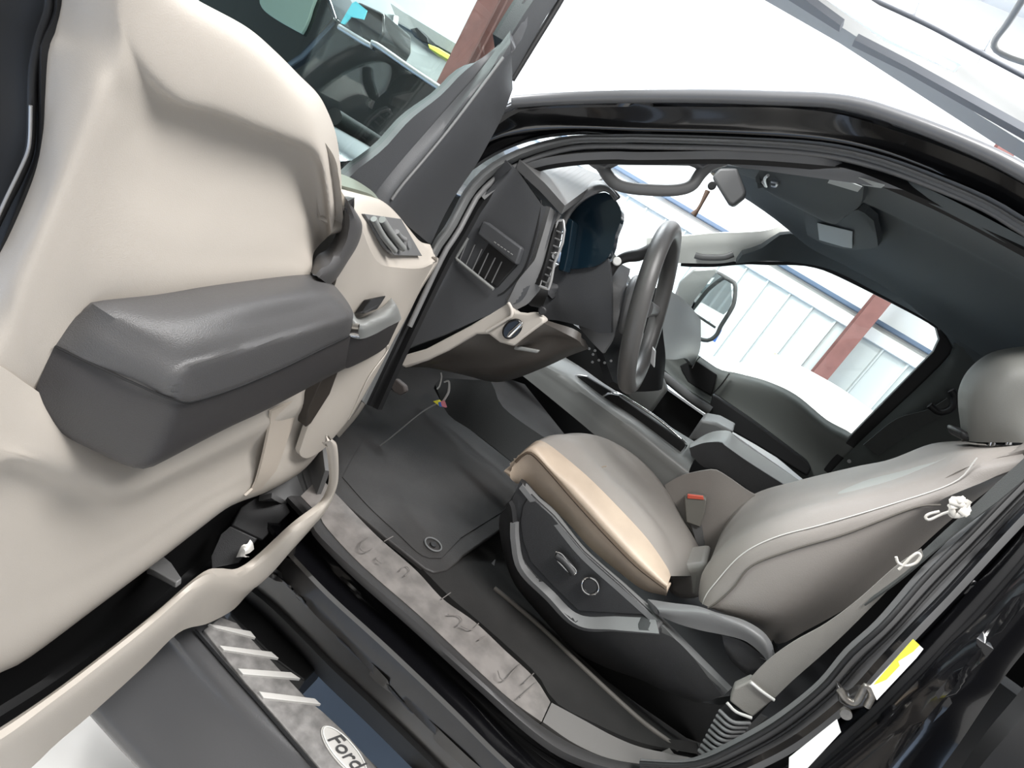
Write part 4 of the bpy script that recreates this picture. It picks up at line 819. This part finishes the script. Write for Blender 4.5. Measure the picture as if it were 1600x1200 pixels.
# ================================================================ loose things
tag(prism('floor_mat', at(Z, '470,700 523,773 561,804 612,847 645,873 664,888 679,895 699,891 716,878 725,868 820,800 900,700 820,600 700,560 600,560 500,640', .745), .014, MATR, bevel=.004), "worn black rubber mat with a round fastener in the driver's footwell", 'floor mat')
fm = bpy.data.objects['floor_mat']
loft('mat_tray', [at(Z, '535,745 575,790 620,832 660,868 690,872', .747), at(Z, '560,700 610,760 670,820 720,840', .749), at(Z, '600,640 680,720 760,780 800,790', .747)], MATR, fm, n=20, thick=.003)
g = Z(676, 852, .748)
disc('mat_fastener', g, (0, 0, 1), .021, .003, MATR, fm, bevel=.001)
tube('fastener_ring', [g+Vector((math.cos(t*math.pi/16)*.021, math.sin(t*math.pi/16)*.021, .003)) for t in range(32)], .002, RUBG, fm, n=64, seg=6, closed=True)
disc('fastener_stud', g+Vector((0, 0, .005)), (0, 0, 1), .008, .005, DARK, fm, bevel=.001)
wr_ = empty('hanging_wiring', Y(690, 630, .55), "loose wires with coloured taped plug hanging under the driver's dash", 'wiring')
tube('wire_loop', at(Y, '689,582 690,590 687,603 683,608', .56), .002, BADGE, wr_, n=20, seg=8)
tube('wire_loop', at(Y, '694,597 700,595 702,600 701,612 697,620 692,628', .56), [.002, .0035, .003], BADGE, wr_, n=24, seg=8)
tube('long_wire', at(Y, '688,628 665,640 645,655 620,676 600,692 580,706 562,712 545,711', .56), .0018, SIL, wr_, n=40, seg=8)
prism('plug', at(Y, '676,627 684,625 690,630 688,636', .57), .01, YLAB, wr_, bevel=.001)
prism('plug', at(Y, '686,628 692,626 696,637 690,635', .572), .01, mat('pink_tape', (200, 120, 130), .6), wr_, bevel=.001)
prism('plug', at(Y, '684,629 688,628 690,636 686,635', .574), .01, BLUEL, wr_, bevel=.001)
pp = tag(loft('paper_scrap', [at(D, '391,843,.095 395,848,.10 397,858,.105', 0), at(D, '386,850,.10 388,856,.11 390,864,.11', 0), at(D, '378,852,.10 384,860,.115 380,868,.11', 0), at(D, '369,871,.10 378,870,.11 390,870,.112', 0)], WHITE, None, n=8, cross=10, thick=.002), 'crumpled white scrap lying in the dark pocket of the open door', 'paper scrap')
hs = tag(tube('hanging_stick', at(Y, '1106,298 1102,306 1096,318 1090,328 1083,336', .05), [.008, .0065, .005, .0055, .010], STICK, None, n=24, seg=10), 'small brown stick ornament hanging before the bright windscreen', 'ornament')
kt = empty('plastic_tie', Y(1500, 795, .80), 'crumpled pale plastic tie caught on the upper seat belt', 'plastic tie')
for k in range(7):
    a = [Vector((random.uniform(-16, 16), random.uniform(-14, 14), 0)) for _ in range(5)]
    tube('tie_fold', [Y(1500+q.x, 792+q.y, .80+random.uniform(-.008, .012)) for q in a], .004, TAPE, kt, n=24, flatn=(Vector((.3, 1, .2)).normalized(), .4), seg=8)
tube('tie_tail', at(Y, '1488,798 1470,804 1452,812 1446,808 1452,803 1468,799', .80), .0022, TAPE, kt, n=24, seg=8)
tag(tube('elastic_loop', at(Y, '1404,890 1414,880 1424,870 1434,864 1438,870 1430,880 1416,884 1404,880 1400,870', .80), .0022, TAPE, None, n=50, seg=8), 'small pale elastic loop hooked on the seat belt below the plastic tie', 'elastic loop')
